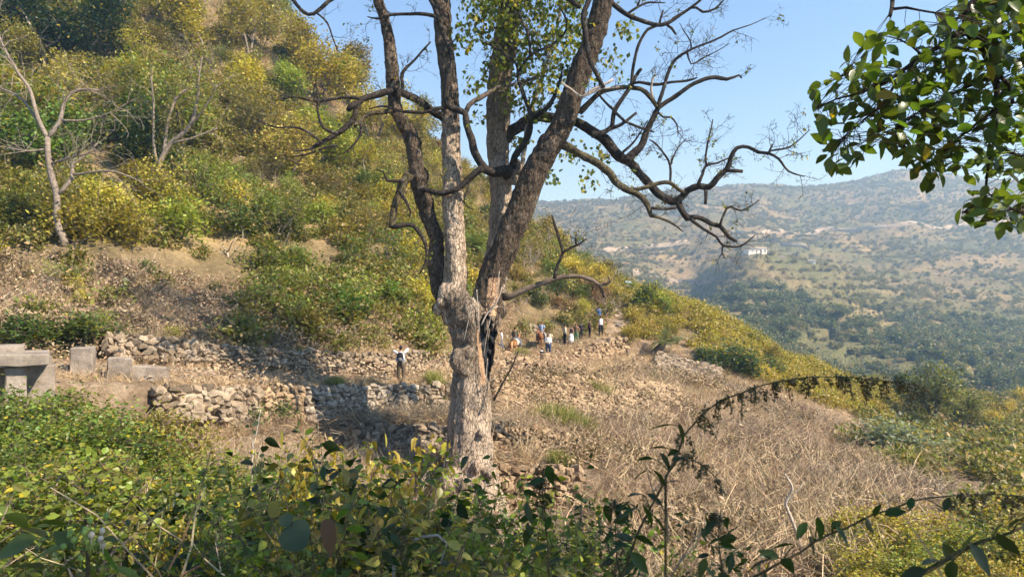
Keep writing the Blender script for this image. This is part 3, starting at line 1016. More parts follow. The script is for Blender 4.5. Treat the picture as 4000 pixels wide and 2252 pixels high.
wall('stone_wall', 'dark left-facing return of the projecting corner on the middle terrace', [b0 + off, b0 + Vector((-1.0, .15, 0))], [t0 + off, t0 + Vector((-.75, .1, -.1))], size=.3, mat='stone_brown', seed=16)
lwall('stone_wall', 'rounded stone wall just left of the big trunk on the middle terrace', 'wall2_base', 'wall2_top', 1625, 1790, 5, .2, 0, size=.28, mat='stone', seed=17)
lwall('stone_wall', 'tall rubble wall just right of the big trunk', 'wall2_base', 'wall2_top', 1925, 2260, 8, .2, .05, size=.27, mat='stone_brown', seed=18, rough=.25)
lwall('stone_wall', 'straw-strewn rubble wall under the bright grass clump right of the trunk', 'wall2_base', 'wall2_top', 2265, 2640, 8, .2, .05, size=.29, mat='stone_brown', seed=19, rough=.3, gaps=.12)
xs = np.linspace(1415, 1790, 8)
off = Vector((0, -.5, 0))
wall('stone_wall', 'lower terrace wall of brown stones left of the big trunk', [lp('wall3_base', x) + off for x in xs], [lp('wall3_top', x) + off for x in xs], size=.24, mat='stone', seed=20)
b0, t0 = lp('wall3_base', 1415), lp('wall3_top', 1415)
wall('stone_wall', 'dark rounded end of the lower terrace wall in shadow', [b0 + off, b0 + Vector((-.7, 0, 0)), b0 + Vector((-1.5, .5, 0))], [t0 + off, t0 + Vector((-.6, .1, 0)), t0 + Vector((-1.3, .55, -.05))], size=.3, mat='stone_brown', seed=21)
lwall('stone_wall', 'half-buried stones of the lower terrace wall right of the trunk', 'wall3_base', 'wall3_top', 1925, 2200, 6, .25, 0, size=.3, mat='stone_brown', seed=22, rough=.3, gaps=.12)
lwall('stone_wall', 'tumbled stone bank at the foot of the big trunk on its right', 'wall4_base', 'wall4_top', 1940, 2260, 6, .35, .05, size=.26, mat='stone_brown', seed=23, rough=.3)
lwall('stone_wall', 'retaining wall under the walkers climbing the path', 'path_wall_base', 'path_front', 2120, 2440, 10, .25, .05, size=.38, mat='stone_brown', seed=24, rough=.2)
xs = np.linspace(2112, 2230, 4)
wall('stone_wall', 'square stone pier casting a dark shadow below the brown horse', [P(x, 1492, 45.5) for x in xs], [P(x, 1420, 46) for x in xs], size=.4, mat='stone_brown', seed=25)
wall('stone_wall', 'shaded side of the stone pier below the brown horse', [P(2112, 1492, 45.5), P(2085, 1490, 48)], [P(2112, 1420, 46), P(2090, 1425, 48)], size=.4, mat='stone_brown', seed=26)
xs = np.linspace(1935, 2062, 4)
wall('stone_wall', 'upper rubble face between the trunk and the dark recess', [P(x, 1490, 43) for x in xs], [P(x, 1412, 45) for x in xs], size=.36, mat='stone_brown', seed=27, rough=.25)
xs = np.linspace(2045, 2095, 3)
wall('stone_wall', 'small patch of stonework on the slope behind the horse', [P(x, 1318, 62) for x in xs], [P(x, 1275, 62.6) for x in xs], size=.3, mat='stone_pale', seed=28)
lwall('stone_wall', 'grey stone patch below the leaning palm stump', 'ledge', 'path_wall_base', 2560, 2700, 4, .3, .1, size=.4, mat='stone', seed=29, rough=.3, gaps=.15)
lwall('stone_wall', 'grey stone patch left of the dark green ridge bush', 'ledge', 'path_wall_base', 2720, 2800, 4, .4, .1, size=.4, mat='stone', seed=30, rough=.3, gaps=.15)
lwall('stone_wall', 'small fallen stone facing amid the dead brush low on the right', 'wall4_base', 'wall4_top', 3080, 3250, 5, .4, .15, size=.2, mat='stone_brown', seed=31, rough=.35)

# loose rubble over the bank right of the trunk and along the path
rb = [(m.copy(), M['stone_brown']) for m in STONES['stone_brown'][:6]]
for m, _ in rb: m.materials.clear()
pts = band_points('wall2_base', 'path_wall_base', 1700, NP, 1930, 2800, lambda v: to_px(v)[0] < 2500 + 200 * NP.random())
pts += band_points('path_front', 'path_back', 160, NP, 300, 2400)
pts += band_points('wall2_top', 'path_front', 120, NP, 600, 1900)
pts += band_points('wall1_top', 'slope1', 200, NP, 300, 1800)
pts = np.array(pts)
scatter('loose_rubble', pts, NP.random((len(pts), 3)) * 6.28, .1 + NP.random(len(pts)) ** 2 * .3, rb, 'loose brown stones littering the terrace banks and path edge', 'rubble')

# concrete remains of the culvert
def concrete(t_):
    t = NT(t_); p = t.pos()
    a = t.noise(.9, 6, .6, p); b = t.noise(9, 5, .7, p)
    col = t.ramp(a, [(.3, (.13, .105, .085)), (.55, (.25, .21, .17)), (.75, (.34, .29, .24))])
    col = t.mix(.7, col, t.ramp(b, [(.3, .6), (.7, 1.2)]), 'MULTIPLY')
    return t.done(col, .9, t.bump(b, .5, .03), .2)


M['concrete'] = concrete('weathered_concrete')


def block(name, label, a, b, depth, cat='concrete block', chip=.03, seed=0, yaw=0, roll=0):
    """a: top-left pixel+depth, b: bottom-right pixel; a chipped concrete mass of real thickness."""
    p, q = P(*a), P(b[0], b[1], a[2])
    c = (p + q) / 2 + Vector((0, depth / 2, 0)); sz = (abs(q.x - p.x), depth, abs(p.z - q.z))
    bm = bmesh.new(); bmesh.ops.create_cube(bm, size=1)
    bmesh.ops.scale(bm, vec=sz, verts=bm.verts)
    bmesh.ops.bevel(bm, geom=list(bm.edges), offset=.03, segments=1, affect='EDGES')
    bmesh.ops.subdivide_edges(bm, edges=[e for e in bm.edges if e.calc_length() > .25], cuts=4, use_grid_fill=True)
    for v in bm.verts: v.co += noise.noise_vector(v.co * 2.5 + Vector((seed, 0, 0))) * chip * 2
    me = bpy.data.meshes.new(name); bm.to_mesh(me); bm.free()
    o = obj(name, me, None, [M['concrete']]); o.location = c; o.rotation_euler = (0, roll, yaw)
    return tag(o, label, cat)


root = empty('concrete_culvert', P(-60, 1560, 20.5))
tag(root, 'broken concrete culvert slab over a black opening on the path edge', 'culvert')
def cpart(nm, a, b, depth, seed, roll=0):
    o = block(nm, None, a, b, depth, None, .025, seed, .55, roll); o.location -= root.location; o.parent = root
    for k in ('label', 'category'):
        if k in o: del o[k]
cpart('slab', (-400, 1386, 20.8), (80, 1436, 0), 1.6, 1, .03)
cpart('abutment', (-420, 1437, 20.95), (-330, 1640, 0), 2.0, 2)
cpart('abutment', (0, 1437, 21.6), (70, 1640, 0), .6, 3)
cpart('back_wall', (-330, 1437, 22.2), (160, 1640, 0), .3, 4)
block('concrete_block', 'long concrete block lying on the culvert slab at the left edge', (-380, 1352, 21.3), (20, 1388, 0), .8, chip=.02, seed=5, roll=.03, yaw=.55)
block('concrete_block', 'short square concrete block beside the culvert slab end', (140, 1392, 24.6), (180, 1460, 0), .5, seed=6, yaw=.55)
block('concrete_block', 'upright concrete block with a rough cracked face below the green slope', (262, 1358, 25.6), (340, 1470, 0), .7, seed=7, yaw=.35)
block('concrete_block', 'tilted concrete block half hidden behind the leafy shrub', (405, 1400, 25.9), (492, 1490, 0), .6, seed=8, roll=.1, yaw=.5)
block('concrete_block', 'flat shaded concrete block at the foot of the whitish stone heap', (500, 1434, 26.6), (636, 1500, 0), .6, seed=9, roll=.08, yaw=.45)
# ------------------------------------------------------------------ the big tree
TD = 27.0


def bark(name, pale_a, pale_b, dark_a, dark_b, use_attr=True, scale=1.0):
    t = NT(name); p = t.pos()
    mp = t.new('ShaderNodeMapping'); mp.inputs['Scale'].default_value = (11 * scale, 11 * scale, 3.4 * scale); t.l.new(p, mp.inputs[0])
    warp = t.noise(2.5, 3, .6, p, 'Color')
    vadd = t.new('ShaderNodeVectorMath', operation='ADD'); t.l.new(mp.outputs[0], vadd.inputs[0]); t.l.new(warp, vadd.inputs[1])
    vo = t.new('ShaderNodeTexVoronoi', feature='DISTANCE_TO_EDGE'); vo.inputs['Scale'].default_value = 1.0
    t.l.new(vadd.outputs[0], vo.inputs['Vector'])
    vc = t.new('ShaderNodeTexVoronoi', feature='F1'); vc.inputs['Scale'].default_value = 1.0; t.l.new(vadd.outputs[0], vc.inputs['Vector'])
    edge = t.ramp(vo.outputs['Distance'], [(.0, 0), (.09, 1)])
    n1 = t.noise(.9, 5, .65, p); n2 = t.noise(7, 5, .7, p); n3 = t.noise(30, 4, .7, p)
    plate = t.math('MULTIPLY', vc.outputs['Color'], 1.0)
    pale = t.mix(t.ramp(n2, [(.3, 0), (.7, 1)]), pale_a, pale_b)
    ms = t.new('ShaderNodeMapping'); ms.inputs['Scale'].default_value = (3.2, 3.2, .42); t.l.new(p, ms.inputs[0])
    streak = t.noise(1.0, 6, .7, ms.outputs[0])
    pale = t.mix(t.ramp(streak, [(.45, 0), (.66, .75)]), pale, (pale_a[0] * .55, pale_a[1] * .52, pale_a[2] * .5))
    dark = t.mix(t.ramp(n2, [(.3, 0), (.7, 1)]), dark_a, dark_b)
    lich = t.ramp(t.noise(4.2, 6, .75, p), [(.56, 0), (.63, 1)])
    dark = t.mix(t.math('MULTIPLY', lich, .55), dark, (.24, .22, .17))
    if use_attr:
        at = t.new('ShaderNodeAttribute'); at.attribute_name = 'tone'
        ton = t.math('ADD', at.outputs['Fac'], t.math('MULTIPLY', t.math('SUBTRACT', n1, .5), .9))
        col = t.mix(t.ramp(ton, [(.2, 0), (.85, 1)]), pale, dark)
    else:
        col = dark
    col = t.mix(.55, col, t.ramp(plate, [(0, .6), (1, 1.25)]), 'MULTIPLY')
    col = t.mix(.85, col, t.ramp(edge, [(0, .38), (1, 1.0)]), 'MULTIPLY')
    col = t.mix(.6, col, t.ramp(n3, [(.3, .65), (.7, 1.25)]), 'MULTIPLY')
    if use_attr:
        ch = t.new('ShaderNodeAttribute'); ch.attribute_name = 'char'
        cf = t.math('ADD', ch.outputs['Fac'], t.math('MULTIPLY', t.math('SUBTRACT', n2, .5), .5))
        col = t.mix(t.ramp(cf, [(.42, 0), (.55, 1)]), col, t.mix(t.ramp(streak, [(.4, 0), (.65, 1)]), (.008, .008, .009), (.06, .062, .066)))
        rw = t.new('ShaderNodeAttribute'); rw.attribute_name = 'raw'
        rf = t.math('ADD', rw.outputs['Fac'], t.math('MULTIPLY', t.math('SUBTRACT', n2, .5), .6))
        col = t.mix(t.ramp(rf, [(.4, 0), (.6, 1)]), col, t.mix(t.ramp(n3, [(.35, 0), (.65, 1)]), (.34, .19, .10), (.56, .38, .24)))
    h = t.math('ADD', t.math('MULTIPLY', edge, .8), t.math('MULTIPLY', n3, .6))
    return t.done(col, .93, t.bump(h, 1.0, .06), .12)


M['bark'] = bark('bark', (.36, .27, .19), (.57, .46, .345), (.05, .036, .026), (.135, .1, .07))  # dark pair deepened: shade on the limbs is put into their dark bark colour
M['bark_dark'] = bark('bark_dark_branch', (.3, .2, .1), (.4, .3, .2), (.032, .026, .022), (.085, .068, .055), False, 1.6)
M['bark_moss'] = bark('bark_mossy_branch', (.3, .2, .1), (.4, .3, .2), (.06, .046, .03), (.17, .14, .075), False, 1.3)

tree = empty('old_tree', P(1832, 1990, TD))
tag(tree, 'massive old tree with several twisting limbs and a charred hollow in its trunk', 'tree')
ORG = tree.location.copy()


def pxpath(pts, off):
    """[(x, y, r)] pixels -> world points and radii; off: depth offset number or list."""
    n = len(pts)
    o = off if hasattr(off, '__len__') else [off] * n
    if len(o) != n: o = list(np.interp(np.linspace(0, 1, n), np.linspace(0, 1, len(o)), o))
    return [P(x, y, TD + k) for (x, y, r), k in zip(pts, o)], [r * (TD + k) / F for (x, y, r), k in zip(pts, o)]


TRUNK = [(1836, 2110, 118), (1834, 2000, 120), (1832, 1900, 112), (1831, 1833, 103), (1832, 1755, 98), (1834, 1631, 92), (1839, 1553, 87), (1846, 1444, 82),
         (1850, 1382, 86), (1848, 1320, 94), (1838, 1242, 100), (1834, 1196, 98), (1840, 1160, 80)]
LIMB_A = [(1790, 1260, 60), (1776, 1170, 54), (1778, 1110, 48), (1781, 1060, 46), (1780, 984, 43), (1774, 895, 40), (1768, 776, 40), (1763, 621, 37), (1759, 466, 36), (1751, 310, 33), (1734, 155, 33), (1722, 0, 36), (1712, -160, 33), (1700, -420, 26)]
LIMB_B = [(1770, 1250, 40), (1722, 1120, 36), (1702, 1020, 34), (1704, 932, 27), (1676, 854, 30), (1652, 776, 34), (1633, 699, 32), (1621, 621, 30), (1606, 536, 30), (1575, 481, 27), (1545, 419, 24), (1537, 342, 27),
          (1528, 233, 25), (1516, 140, 23), (1497, 62, 20), (1477, 0, 20), (1450, -120, 17), (1420, -300, 12)]
LIMB_C = [(1880, 1330, 50), (1925, 1180, 46), (1940, 1060, 42), (1950, 920, 42), (1957, 776, 42), (1948, 621, 42), (1945, 466, 46), (1954, 310, 47), (1975, 155, 46), (1992, 0, 40), (2010, -160, 36), (2030, -420, 28)]
LIMB_D = [(1850, 1330, 55), (1890, 1200, 56), (1922, 1074, 50), (1970, 970, 50), (2033, 815, 50), (2087, 683, 50), (2134, 590, 47), (2192, 497, 45), (2232, 388, 42), (2260, 295, 43), (2304, 194, 42), (2335, 93, 40), (2359, 0, 38), (2395, -160, 34), (2450, -400, 26)]
SRC = [('trunk', TRUNK, 0, 0.05), ('limb', LIMB_A, [0, 0, -.1, -.1, -.1, 0, .1, .2, .3, .4, .5, .6, .7, .9], .25), ('limb', LIMB_B, [.2, .3, .35, .4, .4, .3, .2, 0, -.1, -.2, -.2, -.2, -.2, -.2, -.3, -.4, -.5, -.6], .85),
       ('limb', LIMB_C, [.3, .5, .7, .9, 1.1, 1.2, 1.3, 1.4, 1.5, 1.6, 1.8, 2], .55), ('limb', LIMB_D, [0, -.2, -.35, -.45, -.6, -.7, -.8, -.9, -1, -1.1, -1.2, -1.3, -1.4, -1.6, -2], .9)]
mb = MB(); spines = []
for i, (nm, pp, off, tone) in enumerate(SRC):
    pts, rr = pxpath(pp, off)
    if i == 1:   # the long limb's mottled bark darkens above, crown shade put into the tone
        tones = np.interp(np.linspace(0, 1, len(pp)), [0, .35, .5, 1], [.1, .2, .75, .95])
    elif i == 0: tones = np.interp(np.linspace(0, 1, len(pp)), [0, .45, .6, .75, 1], [.1, .1, .22, .55, .6])
    elif i == 3: tones = np.interp(np.linspace(0, 1, len(pp)), [0, .3, .5, 1], [.3, .3, .62, .95])
    else: tones = np.full(len(pp), tone)
    sp, sr = smooth_path(pts, rr, .12)
    st = np.interp(np.linspace(0, 1, len(sp)), np.linspace(0, 1, len(pp)), tones)
    if i == 0: sr = [q * .93 for q in sr]
    spines.append((np.array(sp), np.array(sr), st))
    mb.tube(sp, sr, 28, wob=.16 if i else .1, seed=i)
BURL = [(1716, 1205, 30, -.1), (1730, 1180, 26, -.4), (1800, 1405, 46, -.62), (1826, 1380, 34, -.72), (1815, 1440, 30, -.6), (1700, 1022, 42, .35), (1716, 1060, 34, .3), (2016, 655, 34, .7), (1990, 672, 30, .6), (2004, 700, 26, .7),
        (1742, 1860, 34, -.75), (1722, 1885, 30, -.6), (1765, 1846, 24, -.85), (1760, 1890, 36, -.85), (1735, 1925, 40, -.6), (1905, 1845, 26, -.75), (1862, 1825, 20, -.9), (1880, 1930, 46, -.7), (1820, 1960, 50, -.8), (1925, 1920, 30, -.5),
        (1760, 1150, 52, -.25), (1800, 1160, 36, -.45), (1640, 690, 38, .2), (1660, 790, 36, .25), (1628, 560, 22, -.1), (2312, 225, 26, -1.2), (1884, 1690, 16, -.85), (1905, 1250, 40, -.5), (1940, 1215, 36, -.2)]
for x, y, r, o in BURL:
    mb.ball(P(x, y, TD + o), [r * TD / F * s for s in (1, .9, R.uniform(.85, 1.15))], nu=14, nv=9)
for pp, off in (([(1760, 1850, 60), (1715, 1960, 46), (1690, 2080, 36)], -.4), ([(1880, 1850, 60), (1930, 1960, 44), (1990, 2060, 34)], -.3), ([(1820, 1860, 60), (1815, 1990, 56), (1812, 2100, 44)], -.7),
                ([(1885, 1880, 30), (1900, 1990, 26), (1890, 2090, 22)], -.95)):
    a, b = pxpath(pp, off); a, b = smooth_path(a, b, .15); mb.tube(a, b, 14, wob=.25)
me = mb.mesh('tree_solid')
tmp = bpy.data.objects.new('tree_solid', me); COL.objects.link(tmp)
md = tmp.modifiers.new('r', 'REMESH'); md.mode = 'VOXEL'; md.voxel_size = .035; md.adaptivity = 0
md2 = tmp.modifiers.new('s', 'SMOOTH'); md2.factor = .5; md2.iterations = 3
dg = bpy.context.evaluated_depsgraph_get()
ev_me = bpy.data.meshes.new_from_object(tmp.evaluated_get(dg))
bpy.data.objects.remove(tmp)
nv = len(ev_me.vertices)
co = np.zeros(nv * 3, np.float32); ev_me.vertices.foreach_get('co', co); co = co.reshape(-1, 3).astype(float)
nrm = np.zeros(nv * 3, np.float32); ev_me.vertices.foreach_get('normal', nrm); nrm = nrm.reshape(-1, 3).astype(float)
faces = [tuple(p.vertices) for p in ev_me.polygons]
# nearest spine, tone
best = np.full(nv, 1e9); who = np.zeros(nv, int); tone = np.zeros(nv)
for i, (sp, sr, st) in enumerate(spines):
    for a in range(0, nv, 4000):
        d = np.linalg.norm(co[a:a + 4000, None, :] - sp[None], axis=-1) - sr[None] * (1.0 if i else 1.08)
        k = d.argmin(1); m = d[np.arange(len(k)), k]
        w = m < best[a:a + 4000]
        best[a:a + 4000][w] = m[w]; who[a:a + 4000][w] = i; tone[a:a + 4000][w] = st[k[w]]
pxx = CX + co[:, 0] / co[:, 1] * F; pyy = CY - co[:, 2] / co[:, 1] * F
# the charred hollow: carved into the front right of the trunk
cxl = np.interp(pyy, [1240, 1300, 1380, 1450, 1500], [1898, 1906, 1914, 1922, 1925])
hw = np.interp(pyy, [1225, 1260, 1330, 1420, 1465, 1505], [2, 28, 42, 40, 30, 3])
char = np.clip(1.15 - np.abs(pxx - cxl) / np.maximum(hw, 1) * .62, 0, 1) * ((pyy > 1228) & (pyy < 1505) & (nrm[:, 1] < .25))
dep = np.clip(1 - (np.abs(pxx - cxl) / np.maximum(hw, 1)) ** 4, 0, 1) * ((pyy > 1228) & (pyy < 1505) & (nrm[:, 1] < .25))
jag = np.array([noise.noise(Vector((x * .06, y * .03, 3))) for x, y in zip(pxx, pyy)])
dep = np.clip(dep * (1 + .5 * jag), 0, 1)
# raw torn wood above the hollow and along its left lip
raw = ((np.abs(pxx - np.interp(pyy, [1040, 1230, 1260], [1938, 1915, 1900])) < 22) & (pyy > 1085) & (pyy < 1232) & (nrm[:, 1] < 0)).astype(float)
raw = np.maximum(raw, ((np.abs(pxx - np.interp(pyy, [1300, 1480], [1868, 1888])) < 9) & (pyy > 1270) & (pyy < 1500) & (nrm[:, 1] < 0)).astype(float) * .8)
disp = np.zeros(nv)
for i in range(nv):
    p = Vector(co[i])
    q = Vector((p.x * 3.2, p.y * 3.2, p.z * .55))
    q2 = Vector((p.x * 9, p.y * 9, p.z * 2.4))
    fl = .085 if pyy[i] > 1000 else .035
    disp[i] = fl * noise.noise(q) + .03 * noise.noise(q2) + .014 * noise.noise(p * 14)
co = co + nrm * disp[:, None]
co[:, 1] += dep * .75
co[:, 0] += dep * -.04
for i in range(5):
    keep = [f for f in faces if who[f[0]] == i]
    if not keep: continue
    idx = sorted({v for f in keep for v in f}); mp = {v: k for k, v in enumerate(idx)}
    me = bpy.data.meshes.new('limb' if i else 'trunk')
    me.from_pydata((co[idx] - np.array(ORG)).tolist(), [], [[mp[v] for v in f] for f in keep])
    me.polygons.foreach_set('use_smooth', np.ones(len(keep), bool))
    for nm, arr in (('tone', tone), ('char', char), ('raw', raw)):
        a = me.attributes.new(nm, 'FLOAT', 'POINT'); a.data.foreach_set('value', arr[idx].astype(np.float32))
    me.update()
    o = obj('limb' if i else 'trunk', me, tree, [M['bark']])
    if i == 0: trunk_obj = o; o['label'] = 'pale flaking trunk with a black charred hollow'
    elif i == 1: o['label'] = 'straight upright limb with pale plated bark'
    elif i == 2: o['label'] = 'thin crooked limb with dark knobbly bark'
    elif i == 3: o['label'] = 'upright reddish brown limb behind the leaning one'
    elif i == 4: o['label'] = 'thick dark limb leaning to the right'

BR = []     # branch spines for twigs: (points, radii)


def branch(pp, off, mat='bark_dark', wob=.22, seg=9):
    a, b = pxpath(pp, off)
    sp, sr = smooth_path(a, b, .16)
    for i in range(1, len(sp)):          # crooked
        k = sr[i] * .5
        sp[i] = sp[i] + noise.noise_vector(sp[i] * 1.7) * k
    m = MB(); m.tube([p - ORG for p in sp], sr, seg, wob=wob, seed=len(BR))
    o = m.build('branch', M[mat], tree, True)
    BR.append((sp, sr))
    return o


bd = branch
# left arch from the upright limb
bd([(1735, 462, 18), (1683, 427, 16), (1621, 388, 15), (1559, 361, 14), (1497, 361, 14), (1435, 380, 13), (1396, 408, 12), (1382, 462, 12), (1342, 505, 11), (1303, 532, 10), (1256, 555, 8), (1210, 582, 5), (1150, 590, 3)], [.2, -.3, -.7, -1, -1.2, -1.4, -1.6])
bd([(1540, 436, 12), (1500, 440, 10), (1450, 446, 10), (1411, 466, 9), (1385, 490, 8)], [-.3, -1.3], 'bark_moss')
bd([(1411, 478, 6), (1408, 528, 5), (1373, 575, 4), (1340, 600, 2)], -1.4)
bd([(1318, 567, 5), (1272, 575, 4), (1186, 606, 4), (1140, 610, 2)], -1.5)
bd([(1256, 556, 6), (1210, 520, 5), (1155, 497, 4), (1078, 497, 3), (1000, 466, 2)], -1.6)
bd([(1318, 522, 7), (1264, 497, 6), (1241, 435, 5), (1241, 373, 4), (1233, 311, 2)], -1.6)
bd([(1404, 384, 7), (1334, 380, 6), (1233, 396, 5), (1155, 380, 3), (1080, 392, 2)], -1.3)
bd([(1545, 385, 9), (1572, 349, 7), (1571, 287, 7), (1621, 233, 5), (1683, 163, 3)], -.8)
bd([(1398, 402, 12), (1368, 418, 13), (1356, 432, 8)], -1.4)
# branch of the crooked limb, hanging down
bd([(1600, 676, 20), (1562, 740, 18), (1540, 815, 14), (1531, 885, 13)], [-.1, -.5], 'bark_moss')
bd([(1531, 885, 10), (1575, 876, 10), (1613, 881, 9), (1650, 924, 8), (1668, 986, 7), (1660, 1032, 5), (1636, 1075, 2)], -.5)
bd([(1580, 706, 9), (1545, 706, 7), (1512, 706, 6), (1497, 670, 4), (1470, 664, 2)], -.5)
bd([(1560, 745, 8), (1588, 790, 6), (1604, 825, 4), (1600, 850, 2)], -.6)
# dark crooked branch crossing in front of the upright limb
bd([(2000, 690, 24), (1986, 668, 24), (1932, 675, 19), (1893, 652, 17), (1862, 613, 16), (1842, 559, 15), (1827, 505, 14), (1815, 443, 13), (1790, 430, 13), (1761, 419, 13), (1740, 385, 12), (1752, 311, 12), (1769, 225, 11), (1736, 140, 10), (1707, 62, 9), (1683, 0, 8), (1670, -80, 6)],
   [.8, .2, -.4, -.7, -.8, -.8, -.8, -.7, -.6, -.5])
bd([(1710, 68, 8), (1644, 54, 7), (1582, 54, 6), (1528, 58, 6), (1481, 74, 5), (1435, 66, 2)], -.6)
bd([(1818, 440, 10), (1830, 410, 10), (1850, 394, 10), (1893, 373, 9), (1955, 338, 8), (2009, 330, 6), (2071, 310, 5), (2141, 268, 3)], [-.7, -.6, .2], 'wood')
bd([(1755, 418, 8), (1699, 423, 7), (1652, 439, 7), (1575, 435, 6), (1497, 415, 4), (1440, 428, 2)], [-.7, -1.1])
bd([(1890, 655, 14), (1838, 691, 13), (1784, 734, 12), (1722, 753, 11), (1660, 741, 10), (1636, 735, 8)], [-.7, -.5, .1])
bd([(1840, 690, 5), (1826, 740, 4), (1812, 790, 3), (1850, 820, 2)], -.6)
# branches rising inside the leaning limb
bd([(2005, 655, 16), (2012, 610, 13), (2064, 536, 13), (2079, 466, 12), (2126, 435, 10), (2165, 380, 8), (2188, 310, 5), (2200, 250, 2)], [.5, -.9])
bd([(2079, 462, 8), (2048, 380, 8), (2025, 310, 7), (2017, 248, 6), (1955, 202, 4), (1893, 163, 3)], -.8)
bd([(2025, 280, 6), (2071, 217, 6), (2149, 178, 5), (2203, 132, 4), (2211, 78, 4), (2180, 20, 2)], -.8)
bd([(2071, 212, 6), (2064, 140, 5), (2033, 62, 5), (2017, 15, 4), (2010, -60, 3)], -.8)
bd([(2040, 640, 9), (2052, 560, 9), (2068, 440, 9), (2110, 330, 8), (2150, 200, 6), (2180, 80, 5), (2200, -40, 4)], [.9, 1.2], 'wood_pale')
# big branch running right behind the leaning limb
bd([(1970, 545, 24), (2009, 497, 23), (2087, 458, 23), (2149, 458, 21), (2200, 462, 19), (2256, 476, 18), (2311, 513, 20), (2365, 546, 22), (2419, 606, 20), (2466, 645, 18), (2505, 683, 17), (2544, 730, 16), (2590, 769, 16), (2645, 784, 16), (2683, 748, 14), (2730, 726, 13),
    (2769, 730, 13), (2800, 699, 12), (2839, 660, 11), (2854, 614, 9), (2878, 579, 8), (2924, 576, 7), (2963, 594, 7), (3002, 598, 6), (3041, 621, 5), (3080, 668, 4), (3142, 690, 2)], [1.2, 1, .9, .7, .3, 0, -.4, -.7, -1, -1.2, -1.5, -1.8])
bd([(2995, 600, 5), (3012, 588, 4), (3072, 579, 4), (3111, 555, 3), (3165, 505, 1.5)], -1.8)
bd([(3000, 600, 4), (3012, 575, 3), (3018, 562, 3)], -1.8)
bd([(2836, 666, 8), (2870, 668, 7), (2901, 669, 7)], -1.6)
bd([(2648, 788, 14), (2660, 815, 13), (2683, 850, 13), (2722, 847, 10), (2777, 874, 9), (2815, 885, 9), (2847, 924, 8), (2881, 944, 5)], [-.9, -1.2])
bd([(2812, 884, 6), (2822, 850, 5), (2839, 812, 5), (2854, 806, 5), (2893, 823, 4), (2940, 800, 3), (2967, 780, 2)], -1.2)
bd([(2700, 858, 7), (2746, 893, 6), (2800, 924, 5), (2823, 957, 5), (2885, 963, 4), (2924, 940, 3), (2951, 916, 2)], -1.1)
bd([(2823, 955, 4), (2820, 990, 3), (2834, 1010, 2)], -1.1)
bd([(2757, 742, 7), (2757, 770, 6), (2753, 798, 6)], -1.3)
bd([(2726, 724, 7), (2745, 680, 6), (2761, 645, 5), (2800, 637, 4), (2845, 618, 3)], -1.3)
bd([(2760, 648, 5), (2757, 621, 4), (2765, 559, 4), (2777, 505, 3), (2784, 466, 2)], -1.3)
bd([(2474, 742, 9), (2544, 726, 8), (2614, 711, 8), (2660, 746, 7), (2680, 752, 6)], -1.0, 'bark_moss')
bd([(2617, 711, 5), (2617, 645, 5), (2598, 606, 4), (2559, 559, 4), (2536, 544, 2)], -.9)
bd([(2617, 650, 4), (2640, 590, 3), (2680, 540, 2)], -.9)
# rising branch in the right crown
bd([(2445, 630, 17), (2470, 600, 16), (2497, 575, 15), (2516, 528, 13), (2544, 474, 11), (2571, 423, 10), (2621, 388, 9), (2676, 349, 8), (2730, 315, 8), (2792, 301, 8), (2839, 307, 7), (2889, 293, 4)], [-.4, -.6])
bd([(2890, 296, 4), (2898, 306, 3)], -.6)
bd([(2571, 425, 9), (2579, 388, 8), (2598, 334, 7), (2614, 272, 7), (2637, 233, 6), (2684, 202, 5), (2746, 175, 4), (2816, 144, 4), (2862, 120, 3), (2932, 97, 2), (2990, 70, 1.2)], [-.6, -1])
bd([(2700, 195, 4), (2697, 160, 3), (2670, 120, 2), (2655, 90, 1.2)], -.8)
bd([(2684, 204, 4), (2700, 250, 3), (2740, 230, 3), (2800, 200, 2), (2850, 170, 1.2)], -.7)
bd([(2568, 420, 9), (2536, 373, 9), (2505, 350, 9), (2435, 342, 9), (2357, 357, 10), (2295, 404, 11), (2262, 440, 13)], [-.6, .2], 'bark_moss')
bd([(2560, 408, 6), (2545, 350, 5), (2552, 300, 4), (2562, 290, 3)], -.5, 'wood_pale')
bd([(2311, 528, 12), (2365, 513, 10), (2390, 497, 10), (2398, 435, 9), (2435, 381, 8), (2466, 334, 8), (2480, 300, 7), (2497, 278, 7), (2506, 270, 6)], -.3)
bd([(2400, 430, 6), (2365, 400, 5), (2340, 370, 4), (2320, 330, 2)], -.3)
bd([(2388, 500, 8), (2420, 490, 7), (2450, 470, 6), (2485, 440, 5)], -.3)
bd([(2405, 440, 6), (2440, 472, 5), (2500, 498, 5), (2556, 516, 3)], -.4)
bd([(2470, 325, 6), (2497, 320, 6), (2559, 330, 6), (2621, 322, 5), (2683, 315, 5), (2722, 303, 3)], -.4)
bd([(2466, 334, 7), (2478, 233, 6), (2497, 171, 6), (2528, 117, 6), (2575, 97, 6)], -.4)
bd([(2420, 606, 6), (2470, 560, 4), (2500, 520, 3), (2530, 470, 2)], -.3)
bd([(2570, 440, 5), (2590, 458, 4), (2620, 458, 4), (2645, 490, 3), (2648, 530, 2)], -.6)
